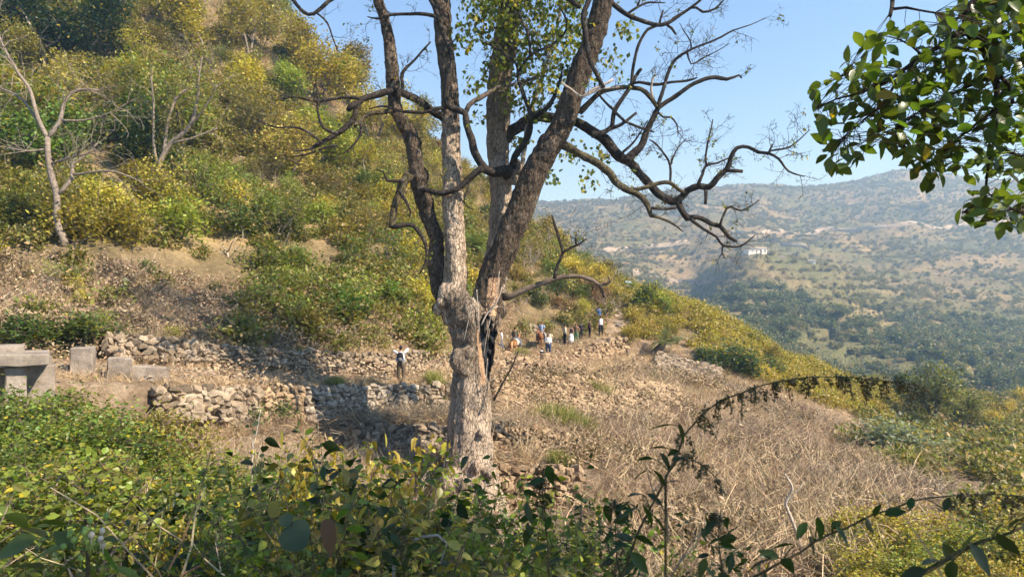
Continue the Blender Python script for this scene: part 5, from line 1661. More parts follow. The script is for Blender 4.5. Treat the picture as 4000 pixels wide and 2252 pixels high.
def person(px, py, hpx, label, rz, shirt='white', trousers='black', hair=HAIR, sleeves='long', arms='down', legs='stand', skirt=None, hat=None, at_=None, scale=None, shoes=True, lean=0.0):
    v = hit(px, py) if at_ is None else at_
    s = (hpx * v.y / F / 1.74) if scale is None else scale
    root = empty('person', v, rz, s); tag(root, label, 'person', 'walkers and riders on the path')
    # joints (facing -Y)
    el = {'down': ((.25, .03, 1.12), (.26, -.06, .87)), 'swing': ((.26, .08, 1.13), (.27, .0, .88)), 'fold': ((.26, .02, 1.13), (.07, -.22, 1.1)), 'hold': ((.25, -.02, 1.12), (.16, -.27, 1.02)),
          'head': ((.37, .02, 1.64), (.11, -.03, 1.73)), 'hips': ((.33, .08, 1.14), (.19, -.02, .98)), 'rein': ((.25, -.05, 1.12), (.14, -.3, 1.0))}[arms]
    V = [(0, 0, .96), (0, .01, 1.12), (0, .0, 1.3), (0, .0, 1.45), (0, -.01 - lean, 1.53), (0, -.02 - lean * 1.5, 1.62), (0, -.015 - lean * 1.6, 1.7)]
    E = [(0, 1), (1, 2), (2, 3), (3, 4), (4, 5), (5, 6)]
    Rr = [(.14, .1), (.125, .095), (.15, .105), (.1, .075), (.052, .052), (.075, .095), (.055, .07)]

    def add(p, par, r):
        V.append(p); E.append((par, len(V) - 1)); Rr.append(r); return len(V) - 1
    hands = []
    for sgn in (-1, 1):
        sh = add((sgn * .17, 0, 1.42), 3, .058)
        e = el[0]; w = el[1]
        if arms == 'head' and sgn == 1: e = (.38, .02, 1.53)
        a = add((sgn * e[0], e[1], e[2]), sh, .042)
        wv = Vector((sgn * w[0], w[1], w[2]))
        b = add(tuple(wv), a, .03)
        d = (wv - Vector((sgn * e[0], e[1], e[2]))).normalized()
        h = add(tuple(wv + d * .07), b, (.042, .02))
        hands.append((wv + d * .09, d, sgn))
    feet = []
    kn, an, hipx = [], [], .095
    for sgn in (-1, 1):
        hip = add((sgn * hipx, 0, .9), 0, .092)
        if legs == 'ride':
            k = (sgn * .33, -.3, .72); q = (sgn * .36, -.2, .3)
        elif legs == 'walk':
            k = (sgn * .1, -.1 if sgn > 0 else .02, .5); q = (sgn * .1, .02 if sgn > 0 else .2, .09)
            if sgn > 0: q = (sgn * .1, -.16, .09)
        else:
            k = (sgn * .115, -.02, .5); q = (sgn * .13, .02, .09)
        ki = add(k, hip, .06); ai = add(q, ki, .04)
        ti = add((q[0] + sgn * .02, q[1] - .16, q[2] - .055), ai, .036)
        kn.append(k); an.append(q)
    hc = Vector((0, -.02 - lean * 1.5, 1.635))

    def extra(b):
        b.ball(hc + Vector((0, -.1, -.015)), (.014, .02, .022), nu=6, nv=5)              # nose
        for s_ in (-1, 1):
            b.ball(hc + Vector((s_ * .078, .01, -.01)), (.012, .02, .03), nu=6, nv=5)    # ears
            b.ball(hc + Vector((s_ * .03, -.088, .02)), (.012, .008, .008), nu=6, nv=4)  # eyes
        b.ball(hc + Vector((0, -.088, -.055)), (.024, .01, .008), nu=6, nv=4)            # mouth
        for p, d, sgn in hands:
            side = d.cross(Vector((0, 1, 0)));
            side = side.normalized() if side.length > .1 else Vector((1, 0, 0))
            for f, (o_, L) in enumerate(((-.03, .06), (-.01, .075), (.01, .07), (.03, .055))):
                a0 = p + side * o_; a1 = a0 + d * L * .5 + Vector((0, -.006, 0)); a2 = a1 + d * L * .45 + Vector((0, -.018, 0))
                b.tube([a0 - d * .03, a1, a2], [.009, .008, .006], 5)
            t0 = p - d * .05 + side * .035 * sgn
            b.tube([t0, t0 + side * .03 * sgn + d * .025, t0 + side * .035 * sgn + d * .06], [.011, .01, .007], 5)
    body = skin_mesh('body', V, E, Rr, extra)
    obj('body', body, root, [SK])
    # clothes
    m = MB()
    m.tube([(0, 0, .9), (0, 0, 1.0), (0, .005, 1.15), (0, 0, 1.32), (0, 0, 1.43), (0, 0, 1.5)], [.125, .122, .112, .128, .105, .06], 14, flat=1.42)
    for sgn in (-1, 1):
        e = Vector((sgn * el[0][0], el[0][1], el[0][2])); w = Vector((sgn * el[1][0], el[1][1], el[1][2]))
        if arms == 'head' and sgn == 1: e = Vector((.38, .02, 1.53))
        s0 = Vector((sgn * .13, 0, 1.42)); s1 = Vector((sgn * .185, 0, 1.41))
        if arms == 'head': m.tube([s0, s1, e], [.078, .074, .06], 9)
        elif sleeves == 'long': m.tube([s0, s1, e, e.lerp(w, .9)], [.075, .072, .06, .046], 9)
        elif sleeves == 'short': m.tube([s0, s1, s1.lerp(e, .6)], [.075, .073, .066], 9)
    m.build('shirt', CL[shirt], root, True)
    m = MB()
    if skirt:
        m.tube([(0, 0, 1.0), (0, 0, .8), (0, 0, .45), (0, 0, .1)], [.12, .16, .2, .24], 14, flat=1.25)
        m.build('skirt', CL[skirt], root, True)
    else:
        m.tube([(0, 0, 1.01), (0, 0, .95), (0, 0, .86)], [.118, .13, .12], 12, flat=1.4)
        for i, sgn in enumerate((-1, 1)):
            hip = Vector((sgn * .085, 0, .92)); k = Vector(kn[i]); q = Vector(an[i])
            m.tube([hip, hip.lerp(k, .5), k, k.lerp(q, .55), k.lerp(q, .97)], [.112, .1, .082, .078, .07], 10)
        m.build('trousers', CL[trousers], root, True)
    m = MB()
    m.ball(hc + Vector((0, .018, .03)), (.088, .1, .092), nu=12, nv=8)
    if hair is HAIR2: m.tube([hc + Vector((0, .06, .02)), hc + Vector((0, .1, -.1)), hc + Vector((0, .09, -.26))], [.07, .065, .03], 8)
    m.build('hair', hair, root, True)
    if hat:
        m = MB(); m.tube([hc + Vector((0, 0, .05)), hc + Vector((0, 0, .062)), hc + Vector((0, 0, .065)), hc + Vector((0, 0, .15))], [.17, .165, .1, .08], 14); m.build('hat', CL[hat], root, True)
    for i, sgn in enumerate((-1, 1)):
        q = Vector(an[i]); m = MB()
        m.tube([q + Vector((0, .05, -.045)), q + Vector((sgn * .008, -.05, -.045)), q + Vector((sgn * .02, -.16, -.055)), q + Vector((sgn * .022, -.2, -.06))], [.042, .048, .042, .025], 8)
        m.build('shoe', SHOE, root, True)
    return root


PI = math.pi
bp = person(1566, 1489, 138, 'person in white shirt with hands raised to head, wearing a dark backpack', PI, 'white', 'khaki', arms='head', lean=-.02)
loc, s = bp.location, bp.scale.x
pack = empty('backpack', loc + Vector((0, -.16 * s, 1.2 * s)), PI, s); tag(pack, 'dark rounded backpack on the person with raised hands', 'backpack')
m = MB(); m.ball((0, .07, .02), (.165, .1, .25), nu=14, nv=10); m.build('bag', CL['black'], pack, True)
m = MB(); m.ball((0, .15, -.09), (.115, .05, .1), nu=12, nv=8); m.build('front_pocket', CL['grey'], pack, True)
for sg in (-1, 1):
    m = MB(); m.tube([(sg * .1, .0, .2), (sg * .11, -.16, .24), (sg * .12, -.26, .1), (sg * .12, -.2, -.15), (sg * .1, 0, -.2)], [.02] * 5, 6); m.build('strap', CL['black'], pack, True)
    m = MB(); m.tube([(sg * .175, .05, -.2), (sg * .175, .05, 0)], [.035, .035], 8); m.build('water_bottle', CL['paleblue'], pack, True)

person(1958, 1368, 82, 'person in white shirt and jeans half hidden behind the trunk', -PI / 2, 'white', 'denim', arms='swing', legs='walk')
person(2206, 1345, 79, 'person in beige shirt and dark trousers standing left of the white skirt', PI * .6, 'beige', 'black')
person(2231, 1341, 70, 'person in long white skirt holding a dark bag', .2, 'black', skirt='white', arms='hold', hair=HAIR2, sleeves='none')
person(2250, 1340, 78, 'person in sleeveless top and green trousers beside the white skirt', -.3, 'brown', 'green', arms='hips', sleeves='none', hair=HAIR2)
person(2270, 1323, 66, 'person all in black between the green trousers and the plaid shirt', .5, 'black', 'black', arms='fold')
person(2303, 1318, 70, 'person in dark plaid shirt and black trousers with head covered', PI * .55, 'plaid', 'black', arms='down')
person(2347, 1312, 80, 'person in white top and dark trousers in front of the two upper walkers', .1, 'white', 'black', arms='down', sleeves='none', hair=HAIR2)
person(2341, 1268, 72, 'person in blue T-shirt higher up the path', .2, 'blue', 'grey', arms='swing', sleeves='short', legs='walk')
person(2363, 1266, 70, 'person in black T-shirt beside the blue T-shirt', -.1, 'black', 'plum', arms='hips', sleeves='short', hair=HAIR2)
person(2141, 1388, 84, 'person in hat and pale long-sleeved top with dark trousers on the path', -.2, 'white', 'navy', arms='fold', hat='brown', hair=HAIR2)
person(2147, 1372, 80, 'person in beige top standing right behind the hat wearer', 0, 'beige', 'grey', arms='hold', sleeves='short', hair=HAIR2)


def horse(foot, rz, s, label, coat, mane):
    root = empty('horse', foot, rz, s); tag(root, label, 'horse', 'horses on the path')
    V = [(0, .0, 1.05), (0, .35, 1.06), (0, .58, 1.1), (0, -.3, 1.08), (0, -.58, 1.12), (0, .8, 1.3), (0, .98, 1.5), (0, 1.1, 1.6), (0, 1.28, 1.5), (0, 1.5, 1.34)]
    E = [(0, 1), (1, 2), (0, 3), (3, 4), (2, 5), (5, 6), (6, 7), (7, 8), (8, 9)]
    Rr = [.3, .29, .25, .3, .25, (.13, .19), (.1, .14), (.09, .11), (.085, .1), (.06, .065)]

    def add(p, par, r):
        V.append(p); E.append((par, len(V) - 1)); Rr.append(r); return len(V) - 1
    hoof = []
    for sg in (-1, 1):
        st = .08 * sg
        a = add((sg * .15, -.56, .92), 4, .17); b = add((sg * .17, -.46, .74), a, .11); c = add((sg * .16, -.7 + st, .46), b, .055); d = add((sg * .16, -.66 + st, .14), c, .04); e = add((sg * .16, -.62 + st, .04), d, .05); hoof.append(V[e])
        a = add((sg * .15, .54, .86), 2, .1); b = add((sg * .15, .55 - st, .52), a, .052); c = add((sg * .15, .54 - st * 1.5, .14), b, .036); e = add((sg * .15, .57 - st * 1.5, .04), c, .048); hoof.append(V[e])

    def extra(bm):
        for sg in (-1, 1): bm.tube([(sg * .06, 1.06, 1.68), (sg * .07, 1.07, 1.76), (sg * .065, 1.08, 1.82)], [.035, .028, .004], 6)
    obj('body', skin_mesh('body', V, E, Rr, extra), root, [coat])
    m = MB(); m.tube([(0, -.76, 1.2), (0, -.88, 1.1), (0, -.9, .8), (0, -.88, .45)], [.04, .06, .075, .02], 8, wob=.3); m.build('tail', mane, root, True)
    m = MB(); m.tube([(0, .66, 1.36), (0, .82, 1.56), (0, .98, 1.68), (0, 1.1, 1.72), (0, 1.18, 1.66)], [.035, .05, .05, .045, .02], 6, flat=.6, wob=.3); m.build('mane', mane, root, True)
    m = MB(); m.tube([(0, -.34, 1.1), (0, -.3, 1.1), (0, .25, 1.1), (0, .29, 1.1)], [.3, .325, .32, .29], 16, cap=False); m.build('saddle_blanket', CL['beige'], root, True)
    m = MB(); m.ball((0, -.02, 1.42), (.17, .26, .07)); m.ball((0, .22, 1.47), (.07, .06, .08)); m.build('saddle', LEATHER, root, True)
    for h in hoof:
        m = MB(); m.tube([(h[0], h[1], h[2] + .05), (h[0], h[1] + .01, .0)], [.05, .062], 8); m.build('hoof', SHOE, root, True)
    return root


CHEST = cloth('coat_chestnut', (.27, .125, .05), .6); TAN = cloth('mane_tan', (.5, .3, .15), .6); BAY = cloth('coat_bay', (.2, .085, .04), .6)
v = hit(2012, 1391)
hs = 1.0
horse(v, -.3, hs, 'chestnut horse seen from behind carrying a rider in olive jacket', CHEST, TAN)
person(0, 0, 0, 'rider in olive jacket seen from behind on the chestnut horse', PI - .3, 'olive', 'denim', arms='rein', legs='ride', at_=v + Vector((.0, -.03, .52)), scale=1.0)
v = hit(2116, 1362)
horse(v, PI - .3, .98, 'bay horse facing the camera behind the hat wearer', BAY, HAIR)
person(0, 0, 0, 'rider in pale blue shirt on the bay horse', -.3, 'paleblue', 'grey', arms='rein', legs='ride', at_=v + Vector((0, 0, .5)), scale=1.0, sleeves='short', hair=HAIR2)
# dark bundle on the path beside the hat wearer
v = hit(2117, 1390)
root = empty('bag', v); tag(root, 'small dark bag with a pale top left of the hat wearer', 'bag')
m = MB(); m.ball((0, 0, .22), (.16, .12, .22)); m.build('sack', CL['black'], root, True)
m = MB(); m.ball((-.02, 0, .4), (.13, .1, .05)); m.build('flap', CL['white'], root, True)
m = MB(); m.tube([(-.1, 0, .4), (-.05, 0, .55), (.05, 0, .55), (.1, 0, .4)], [.012] * 4, 5); m.build('handle', CL['black'], root, True)
v = hit(1985, 1392)
root = empty('boulder', v)
bm = bmesh.new(); bmesh.ops.create_icosphere(bm, subdivisions=3, radius=.55)
for q in bm.verts: q.co += q.co.normalized() * .2 * noise.noise(q.co * 2.2); q.co.z *= .8
me = bpy.data.meshes.new('boulder'); bm.to_mesh(me); bm.free()
bpy.data.objects.remove(root)
o = obj('boulder', me, None, [M['stone_brown']]); o.location = v; tag(o, 'brown boulder on the path between the trunk and the horse', 'boulder')

# footpath climbing the ridge: worn stony steps
pp = [hit(x, y) for x, y in ((2385, 1306), (2405, 1270), (2425, 1235), (2440, 1200), (2452, 1170), (2462, 1145), (2470, 1128))]
sp, _ = smooth_path(pp, [1] * len(pp), .35)
V, Fc = [], []
for i, p in enumerate(sp):
    t = (sp[min(i + 1, len(sp) - 1)] - sp[max(i - 1, 0)]); t.z = 0; t.normalize(); sd = Vector((t.y, -t.x, 0))
    w = .75 + .2 * noise.noise(p)
    for k in (-1, -.4, .3, 1):
        q = p + sd * k * w; V.append((q.x, q.y, gz(q.x, q.y) + .06 - .03 * abs(k)))
    if i:
        a = (i - 1) * 4
        for k in range(3): Fc.append((a + k, a + k + 1, a + k + 5, a + k + 4))
tag(obj('footpath', np_mesh('footpath', np.array(V), np.array(Fc), True), None, [M['path']]), kind='structure')
rng = np.random.default_rng(8)
for i in range(34):
    p = sp[rng.integers(len(sp))] + Vector((rng.normal() * .5, rng.normal() * .5, 0))
    o = bpy.data.objects.new('step_stone', STONES['stone_pale'][rng.integers(12)]); link(o, bpy.data.objects['footpath'])
    o.location = (p.x, p.y, gz(p.x, p.y) + .08); o.rotation_euler = rng.normal(size=3) * .3; s = .2 + .4 * rng.random(); o.scale = (s * 1.5, s, s * .6)
# ------------------------------------------------------------------ far houses, roads, haze
def plain(name, col, rough=.8):
    t = NT(name); n = t.noise(.7, 5, .65, t.pos())
    return t.done(t.mix(.5, col, t.ramp(n, [(.3, .7), (.7, 1.15)]), 'MULTIPLY'), rough, None, .2)


M['plaster'] = plain('white_plaster', (.72, .71, .68)); M['roofing'] = plain('grey_sheet_roof', (.42, .36, .32)); M['pane'] = plain('dark_opening', (.03, .035, .045), .3)
M['bluetarp'] = plain('blue_sheet', (.35, .55, .75), .5); M['redroof'] = plain('red_roof', (.42, .16, .11)); M['greenpaint'] = plain('green_paint', (.2, .5, .36)); M['roadcut'] = soil_mat('road_cut', (.3, .25, .19), (.42, .36, .29), (.5, .44, .37), .1)


def house(label, px, py, wpx, hpx, deep, roof='roofing', wallm='plaster', wins=2, rz=0.0, name='house', slope=.12, cat='house', d=None):
    v = hit(px, py) if d is None else P(px, py, d)
    w, h = wpx * v.y / F, hpx * v.y / F
    root = empty(name, v, rz); tag(root, label, cat)
    m = MB(); m.box((0, deep / 2, h / 2 - .3), (w, deep, h + .6)); m.build('wall', M[wallm], root)
    m = MB(); m.box((0, deep / 2, h + .1), (w * 1.1, deep * 1.2, .22), Euler((slope, 0, 0)).to_matrix()); m.build('roof', M[roof], root)
    for k in range(wins):
        x = (k + .5) / wins * w - w / 2
        m = MB(); m.box((x, -.03, h * .52), (w * .12, .12, h * .34)); f = m.build('window', M['pane'], root)
        m = MB(); m.box((x, -.1, h * .33), (w * .15, .2, h * .04)); m.build('sill', M['plaster'], f)
    if wins:
        m = MB(); m.box((-w * .02, -.04, h * .36), (w * .1, .12, h * .7)); m.build('door', M['pane'], root)
    return root


house('white house with a sheet roof on the far spur crest', 2972, 992, 52, 24, 6, wins=3, rz=.15)
house('lower shaded wing of the white house on the far spur', 2938, 994, 36, 17, 5, wins=1, rz=.5, name='house_wing', cat='house')
house('tiny white outbuilding left of the far white house', 2903, 996, 9, 6, 2, wins=0, name='shed', cat='shed')
house('grey roofless block right of the far white house', 3058, 1012, 22, 11, 4, 'roofing', 'concrete', 1, .3, 'ruin', cat='ruin')
house('small white building with a slanting roof low on the far spur', 3172, 1030, 26, 14, 4, wins=2, rz=-.3, name='shed', cat='shed')
house('small white box hut beside the green one on the far hill', 2864, 910, 8, 8, 3, wins=0, name='hut', cat='hut')
house('small green box hut on the far hill', 2890, 912, 10, 12, 3, 'greenpaint', 'greenpaint', 0, 0, 'hut', cat='hut')
house('pale blue roofed shelter at the top of the path', 2456, 1132, 32, 16, 1.2, 'bluetarp', 'bluetarp', 0, .1, 'shelter', .5, 'shelter')
house('reddish roof showing over the yellow ridge', 2682, 1205, 34, 14, 1.5, 'redroof', 'redroof', 0, .1, 'shed', .3, 'shed', d=80)


def far_road(px_list, w, name='road'):
    pts = [hit(x, y) for x, y in px_list]
    sp, _ = smooth_path(pts, [1] * len(pts), 8)
    V, Fc = [], []
    for i, p in enumerate(sp):
        g = ground(p.x, p.y)
        V += [(p.x, p.y - w / 2, g.z - 1.0), (p.x, p.y - w / 2, g.z + 1.2), (p.x, p.y + w / 2, g.z + 1.25), (p.x, p.y + w / 2 + 1.5, g.z + 4)]
        if i:
            a = (i - 1) * 4
            for k in range(3): Fc.append((a + k, a + k + 1, a + k + 5, a + k + 4))
    tag(obj(name, np_mesh(name, np.array(V), np.array(Fc), False), None, [M['roadcut']]), kind='structure')


far_road([(2360, 985), (2420, 980), (2480, 975), (2560, 965), (2630, 958), (2690, 950)], 7)
far_road([(2470, 1075), (2520, 1082), (2580, 1098), (2650, 1108), (2720, 1108), (2790, 1100)], 6)
far_road([(2980, 915), (3080, 912), (3200, 905), (3320, 902), (3450, 890), (3600, 880), (3800, 872), (4000, 868)], 5)
far_road([(2840, 900), (2900, 918), (2960, 935), (3060, 960), (3160, 975)], 4)

# the air of the valley
hz = MB(); hz.box((900, 760, 72), (5400, 1660, 330))
o = hz.build('haze', [], None); tag(o, 'thin blue haze filling the valley air', 'haze', kind='stuff')
hm = bpy.data.materials.new('haze_air'); hm.use_nodes = True
hn = hm.node_tree.nodes; hn.remove(hn['Principled BSDF'])
pv = hn.new('ShaderNodeVolumePrincipled'); pv.inputs['Color'].default_value = (.42, .7, 1.0, 1); pv.inputs['Density'].default_value = .00072
pv.inputs['Absorption Color'].default_value = (1, 1, 1, 1)
pv.inputs['Anisotropy'].default_value = .4
hm.node_tree.links.new(pv.outputs[0], hn['Material Output'].inputs['Volume'])
o.data.materials.append(hm)
# ------------------------------------------------------------------ foreground plants and the overhanging tree
def weed_meshes(name, seed, H, stems, n, leaf, lratio=.5, spread=.4):
    """Tall weed: stems with leaves on short stalks, fine leaf shape."""
    rng = np.random.default_rng(seed)
    w = MB(); pos, dr, sz = [], [], []
    for s in range(stems):
        a = rng.random() * 6.28; t = spread * (.3 + rng.random())
        d = Vector((math.cos(a) * math.sin(t), math.sin(a) * math.sin(t), math.cos(t)))
        L = H * (.6 + .45 * rng.random())
        pts = wander(rng, (rng.normal() * .12, rng.normal() * .12, -.1), d, L, 9, .1, .03)
        w.tube(pts, [.009 * (1 - .08 * j) for j in range(10)], 5, cap=False)
        twl = [pts]
        for b in range(5):
            i = 3 + rng.integers(6); t0 = (pts[i] - pts[i - 1]).normalized()
            q = wander(rng, pts[i], t0 * .7 + Vector(rng.normal(size=3)) * .6 + Vector((0, 0, .2)), H * .28 * (.5 + rng.random()), 4, .15, .02)
            w.tube(q, [.005, .0045, .004, .003, .002], 3, cap=False); twl.append(q)
        for pl in twl:
            for k in range(n // (stems * 6) + 1):
                i = rng.integers(max(1, len(pl) // 3), len(pl))
                i = min(i, len(pl) - 1)
                p = pl[i].lerp(pl[i - 1], float(rng.random()))
                o = Vector(rng.normal(size=3)); o.z *= .4; o.normalize()
                pos.append(tuple(p + o * .02)); dr.append(tuple(o + Vector((0, 0, .15)))); sz.append(leaf * (.5 + .8 * rng.random()))
    V, Fc = leaf_fine(pos, dr, np.array(sz), rng, lratio)
    return w.mesh(name + '_w', True), np_mesh(name + '_l', V, Fc, True)


WEED = [weed_meshes('weed%d' % i, 700 + i, 2.4, 6, n, l, r) for i, (n, l, r) in enumerate(((520, .10, .34), (400, .13, .46), (300, .17, .5), (480, .11, .55), (560, .12, .26)))]
VINE = [weed_meshes('vine%d' % i, 720 + i, 2.4, 5, 240, .15, .72, .6) for i in range(2)]
LEAF_PROFILE_SMALL = [(0, 0), (.25, .42), (.6, .42), (1, 0)]
NEAR = [plant_meshes('near%d' % i, 740 + i, 2.3, 4200, .082, .16, 1, .7, True, stems=8, r0=.022, levels=3, spread=.8, kids=4, ratio=.58, angle=.8) for i in range(3)]
M['leaf_near'] = leaf_mat('leaf_near', None, .45, .03, .42, .03, (.42, .34, .03), .42, .4)
pending = []


def tallness(me):
    z = np.zeros(len(me.vertices) * 3, np.float32); me.vertices.foreach_get('co', z)
    return float(np.percentile(z[2::3], 97))


def fg(kind, protos, H0, px, d, ytop, col, zone, xz, group, sx=1.0, leaf='leaf_near', wood='wood', mul=1.0):
    x = (px - CX) / F * d
    g = ground(x, d)
    H = (CY - ytop) / F * d - g.z
    if H < .4: return None
    pr = protos[R.randrange(len(protos))]
    s = H / tallness(pr[1])
    s = min(s, 1.6 if protos is NEAR else 1.25)
    c = np.array(COLS[col]) * (.8 + .4 * R.random()) * mul
    rt = plant(kind.replace(' ', '_'), pr, g - Vector((0, 0, .05)), R.random() * 6.28, (s * sx, s * sx, s), tuple(c), None, None, None, wood, leaf, (R.gauss(0, .06), R.gauss(0, .06)), ('stem', 'foliage'))
    pending.append((rt, col, kind, zone, xz, px, group))
    return rt


def xz2(x):
    return 'under the slab' if x < 350 else 'left of the terraces' if x < 900 else 'below the walls' if x < 1500 else 'below the big trunk' if x < 2250 else 'below the dead brush' if x < 3000 else 'in the right corner'


top = lambda x, T: float(np.interp(x, [t[0] for t in T], [t[1] for t in T]))
TA = [(-200, 1480), (150, 1500), (330, 1445), (450, 1490), (560, 1610), (650, 1690), (900, 1730), (1250, 1790)]
for i in range(60):
    x = R.uniform(-200, 1150); d = R.uniform(14.5, 20.5)
    y = top(x, TA) + R.uniform(-20, 130) + (20.5 - d) * 75
    if x < 160 and y < 1490: y += 40
    fg('leafy shrub', NEAR, 2.25, x, d, y, R.choice(['green', 'bright green', 'green', 'green', 'dark green', 'olive']), 'in the gully', xz2(x), 'gully shrubs', R.uniform(.8, 1.3))
TB = [(-200, 1780), (400, 1850), (900, 1840), (1300, 1850), (1700, 1960)]
for i in range(46):
    x = R.uniform(-250, 1700); d = R.uniform(9, 14)
    fg('tall weed', WEED + VINE if i % 5 else NEAR, 2.3, x, d, top(x, TB) + R.uniform(-70, 280), R.choice(['olive', 'green', 'green', 'dark green', 'bright green']), 'in the middle row', xz2(x), 'foreground weeds', R.uniform(.8, 1.3))
TC = [(-200, 2120), (500, 2080), (720, 2000), (1000, 1880), (1300, 1800), (1500, 1820), (1700, 1880), (1850, 1950), (2000, 1990), (2300, 2020), (2600, 2090), (2900, 2150)]
for i in range(70):
    x = R.uniform(-100, 2850) if i % 3 else R.uniform(900, 2300); d = R.uniform(4.2, 8.5)
    fg('broadleaf weed', WEED if i % 4 else VINE, 2.3, x, d, top(x, TC) + R.uniform(-30, 300), R.choice(['green', 'dark green', 'green', 'bright green', 'olive']), 'in the nearest row', xz2(x), 'foreground weeds', R.uniform(.7, 1.05))
for x, y, d in ((1300, 1660, 9.0), (1400, 1640, 9.4), (1540, 1730, 9.0), (1630, 1760, 8.8), (1240, 1740, 8.4), (1180, 1800, 8.2), (1480, 1790, 8.0), (640, 1950, 8.5), (760, 2010, 8.0), (560, 2020, 8.6)):
    fg('yellow sprig', VINE, 2.3, x, d, y, 'golden', 'in the middle row', xz2(x), 'yellow sprigs', .45, mul=1.0)
TE = [(2600, 2200), (2750, 2170), (2950, 2150), (3100, 2120), (3220, 2020), (3350, 1920), (3600, 1880), (3800, 1930), (4000, 1930), (4300, 1900)]
for i in range(60):
    x = R.uniform(2650, 4250); d = R.uniform(11, 21)
    fg('leafy shrub', NEAR, 2.25, x, d, top(x, TE) + R.uniform(0, 100) + (21 - d) * 40, R.choice(['yellow green', 'bright green', 'green', 'golden', 'olive', 'green', 'bright green']), 'on the lower edge', xz2(x), 'gully shrubs', R.uniform(.9, 1.5))
for x, y, d in ((1660, 1850, 11.5), (1720, 1880, 11), (1790, 1930, 11), (1620, 1900, 10.5), (1850, 1975, 10.5), (1950, 1990, 10), (1560, 1850, 11), (2060, 2020, 10), (2160, 2030, 10), (1480, 1830, 11), (2260, 2050, 10), (2350, 2080, 10)):
    fg('broadleaf weed', WEED, 2.3, x, d, y, R.choice(['green', 'bright green', 'dark green']), 'at the trunk foot', xz2(x), 'foreground weeds', .9)
name_all(pending)

# ------------------------------------------------------------------ arching nettles with hanging seed tassels, close to the camera
M['tassel'] = leaf_mat('seed_tassel', (.11, .095, .035), .5, .03, .25, .15, (.2, .13, .05))
M['nettle_stem'] = wood_mat('nettle_stem', (.05, .045, .02), (.13, .1, .05), 30)


def nettle(name, label, stem, d, tassels=(), leaves=(), seed=1, col=(.05, .085, .018), thick=.004):
    rng = np.random.default_rng(seed)
    pts = [P(x, y, d + k) for x, y, k in stem]
    foot = pts[0].copy()
    root = empty(name, foot); tag(root, label, 'plant')
    sp, sr = smooth_path([p - foot for p in pts], [thick * (1 - .75 * i / (len(pts) - 1)) for i in range(len(pts))], .04)
    # carry the stem down to the ground
    for i in range(2, len(sp)): sp[i] = sp[i] + noise.noise_vector((sp[i] + foot) * 14) * .006 + noise.noise_vector((sp[i] + foot) * 5) * .01
    g = ground(foot.x - .1, foot.y)
    low = g - foot
    m = MB(); m.tube([low, low.lerp(Vector((0, 0, 0)), .5) + Vector((.05, 0, 0))] + sp, [thick * 1.2, thick * 1.1] + sr, 6); m.build('stem', M['nettle_stem'], root, True)
    SP = np.array(sp)

    def along(px):
        xs = CX + (SP[:, 0] + foot.x) / (SP[:, 1] + foot.y) * F
        return Vector(SP[int(np.abs(xs - px).argmin())])
    for x, L in tassels:
        p = along(x + rng.normal() * 6); b = MB()
        a = rng.random() * 6.28
        q = [p]; dr = Vector((math.cos(a) * 1.1, math.sin(a) * 1.1, .7 * rng.random()))
        l = L * d / F
        n = 10
        for j in range(n):
            dr = (dr + Vector((rng.normal() * .12, rng.normal() * .12, -.38))).normalized(); q.append(q[-1] + dr * l / n)
        b.tube(q, [.0016] * (n + 1), 3, cap=False)
        for j in range(int(14 + l * 260)):
            t = .12 + .88 * rng.random(); i = min(int(t * n), n - 1); c = q[i].lerp(q[i + 1], t * n - i) + Vector(rng.normal(size=3)) * .0055
            r = .0013 + .0022 * rng.random()
            T = [c + Vector(v) * r for v in ((1, 1, 1), (-1, -1, 1), (-1, 1, -1), (1, -1, -1))]
            b.add([tuple(v) for v in T], [(0, 1, 2), (0, 3, 1), (0, 2, 3), (1, 3, 2)])
        o = b.build('seed_tassel', M['tassel'], root)
    for x, y, ang, L in leaves:
        c = P(x, y, d + rng.normal() * .05) - foot
        k = int(np.linalg.norm(SP - np.array(c), axis=1).argmin())
        base = Vector(SP[k])
        a = math.radians(ang)
        dr = Vector((math.cos(a), rng.normal() * .35, math.sin(a)))
        st = c - dr.normalized() * L * d / F * .5
        V, Fc = leaf_fine([tuple(st)], [tuple(dr)], np.array([L * d / F]), rng, .46, 1.0, .25)
        b = MB(); b.add(V, Fc.tolist()); b.tube([base, base.lerp(st, .5) + Vector((0, 0, .005)), st], [.002, .0017, .0014], 4, cap=False)
        o = b.build('leaf', M['leaf_near'], root, True); o.color = (*[k_ * (.75 + .5 * rng.random()) for k_ in col], 1)
    return root


rg = random.Random(5)
T1 = [(x, rg.uniform(35, 125)) for x in range(2690, 3630, 19)]
L1 = [(2590, 1662, 190, 95), (2660, 1690, -75, 80), (2570, 1745, 170, 85), (2630, 1760, 35, 80), (2520, 1790, 185, 70), (2600, 1800, -60, 80), (2650, 1790, 10, 60), (2500, 1850, 200, 75), (2575, 1860, -50, 85), (2620, 1880, 190, 60), (2480, 1930, 170, 90), (2560, 1950, -30, 80),
      (2450, 2000, 200, 90), (2530, 2010, -65, 100), (2580, 2050, -50, 90), (2440, 2090, 160, 100), (2520, 2110, -20, 90), (2400, 2150, 200, 110), (2500, 2190, -40, 110), (3360, 1475, 70, 45)]
nettle('nettle_plant', 'dark arching nettle with hanging seed tassels across the dry slope', [(2415, 2290, 0), (2470, 2150, .02), (2540, 1990, .03), (2610, 1840, .05), (2680, 1700, .06), (2740, 1630, .07), (2830, 1565, .1), (2950, 1515, .12), (3080, 1488, .15), (3220, 1478, .18), (3380, 1480, .2), (3520, 1490, .22), (3600, 1502, .25), (3635, 1525, .26)], 2.1, T1, L1, 2)
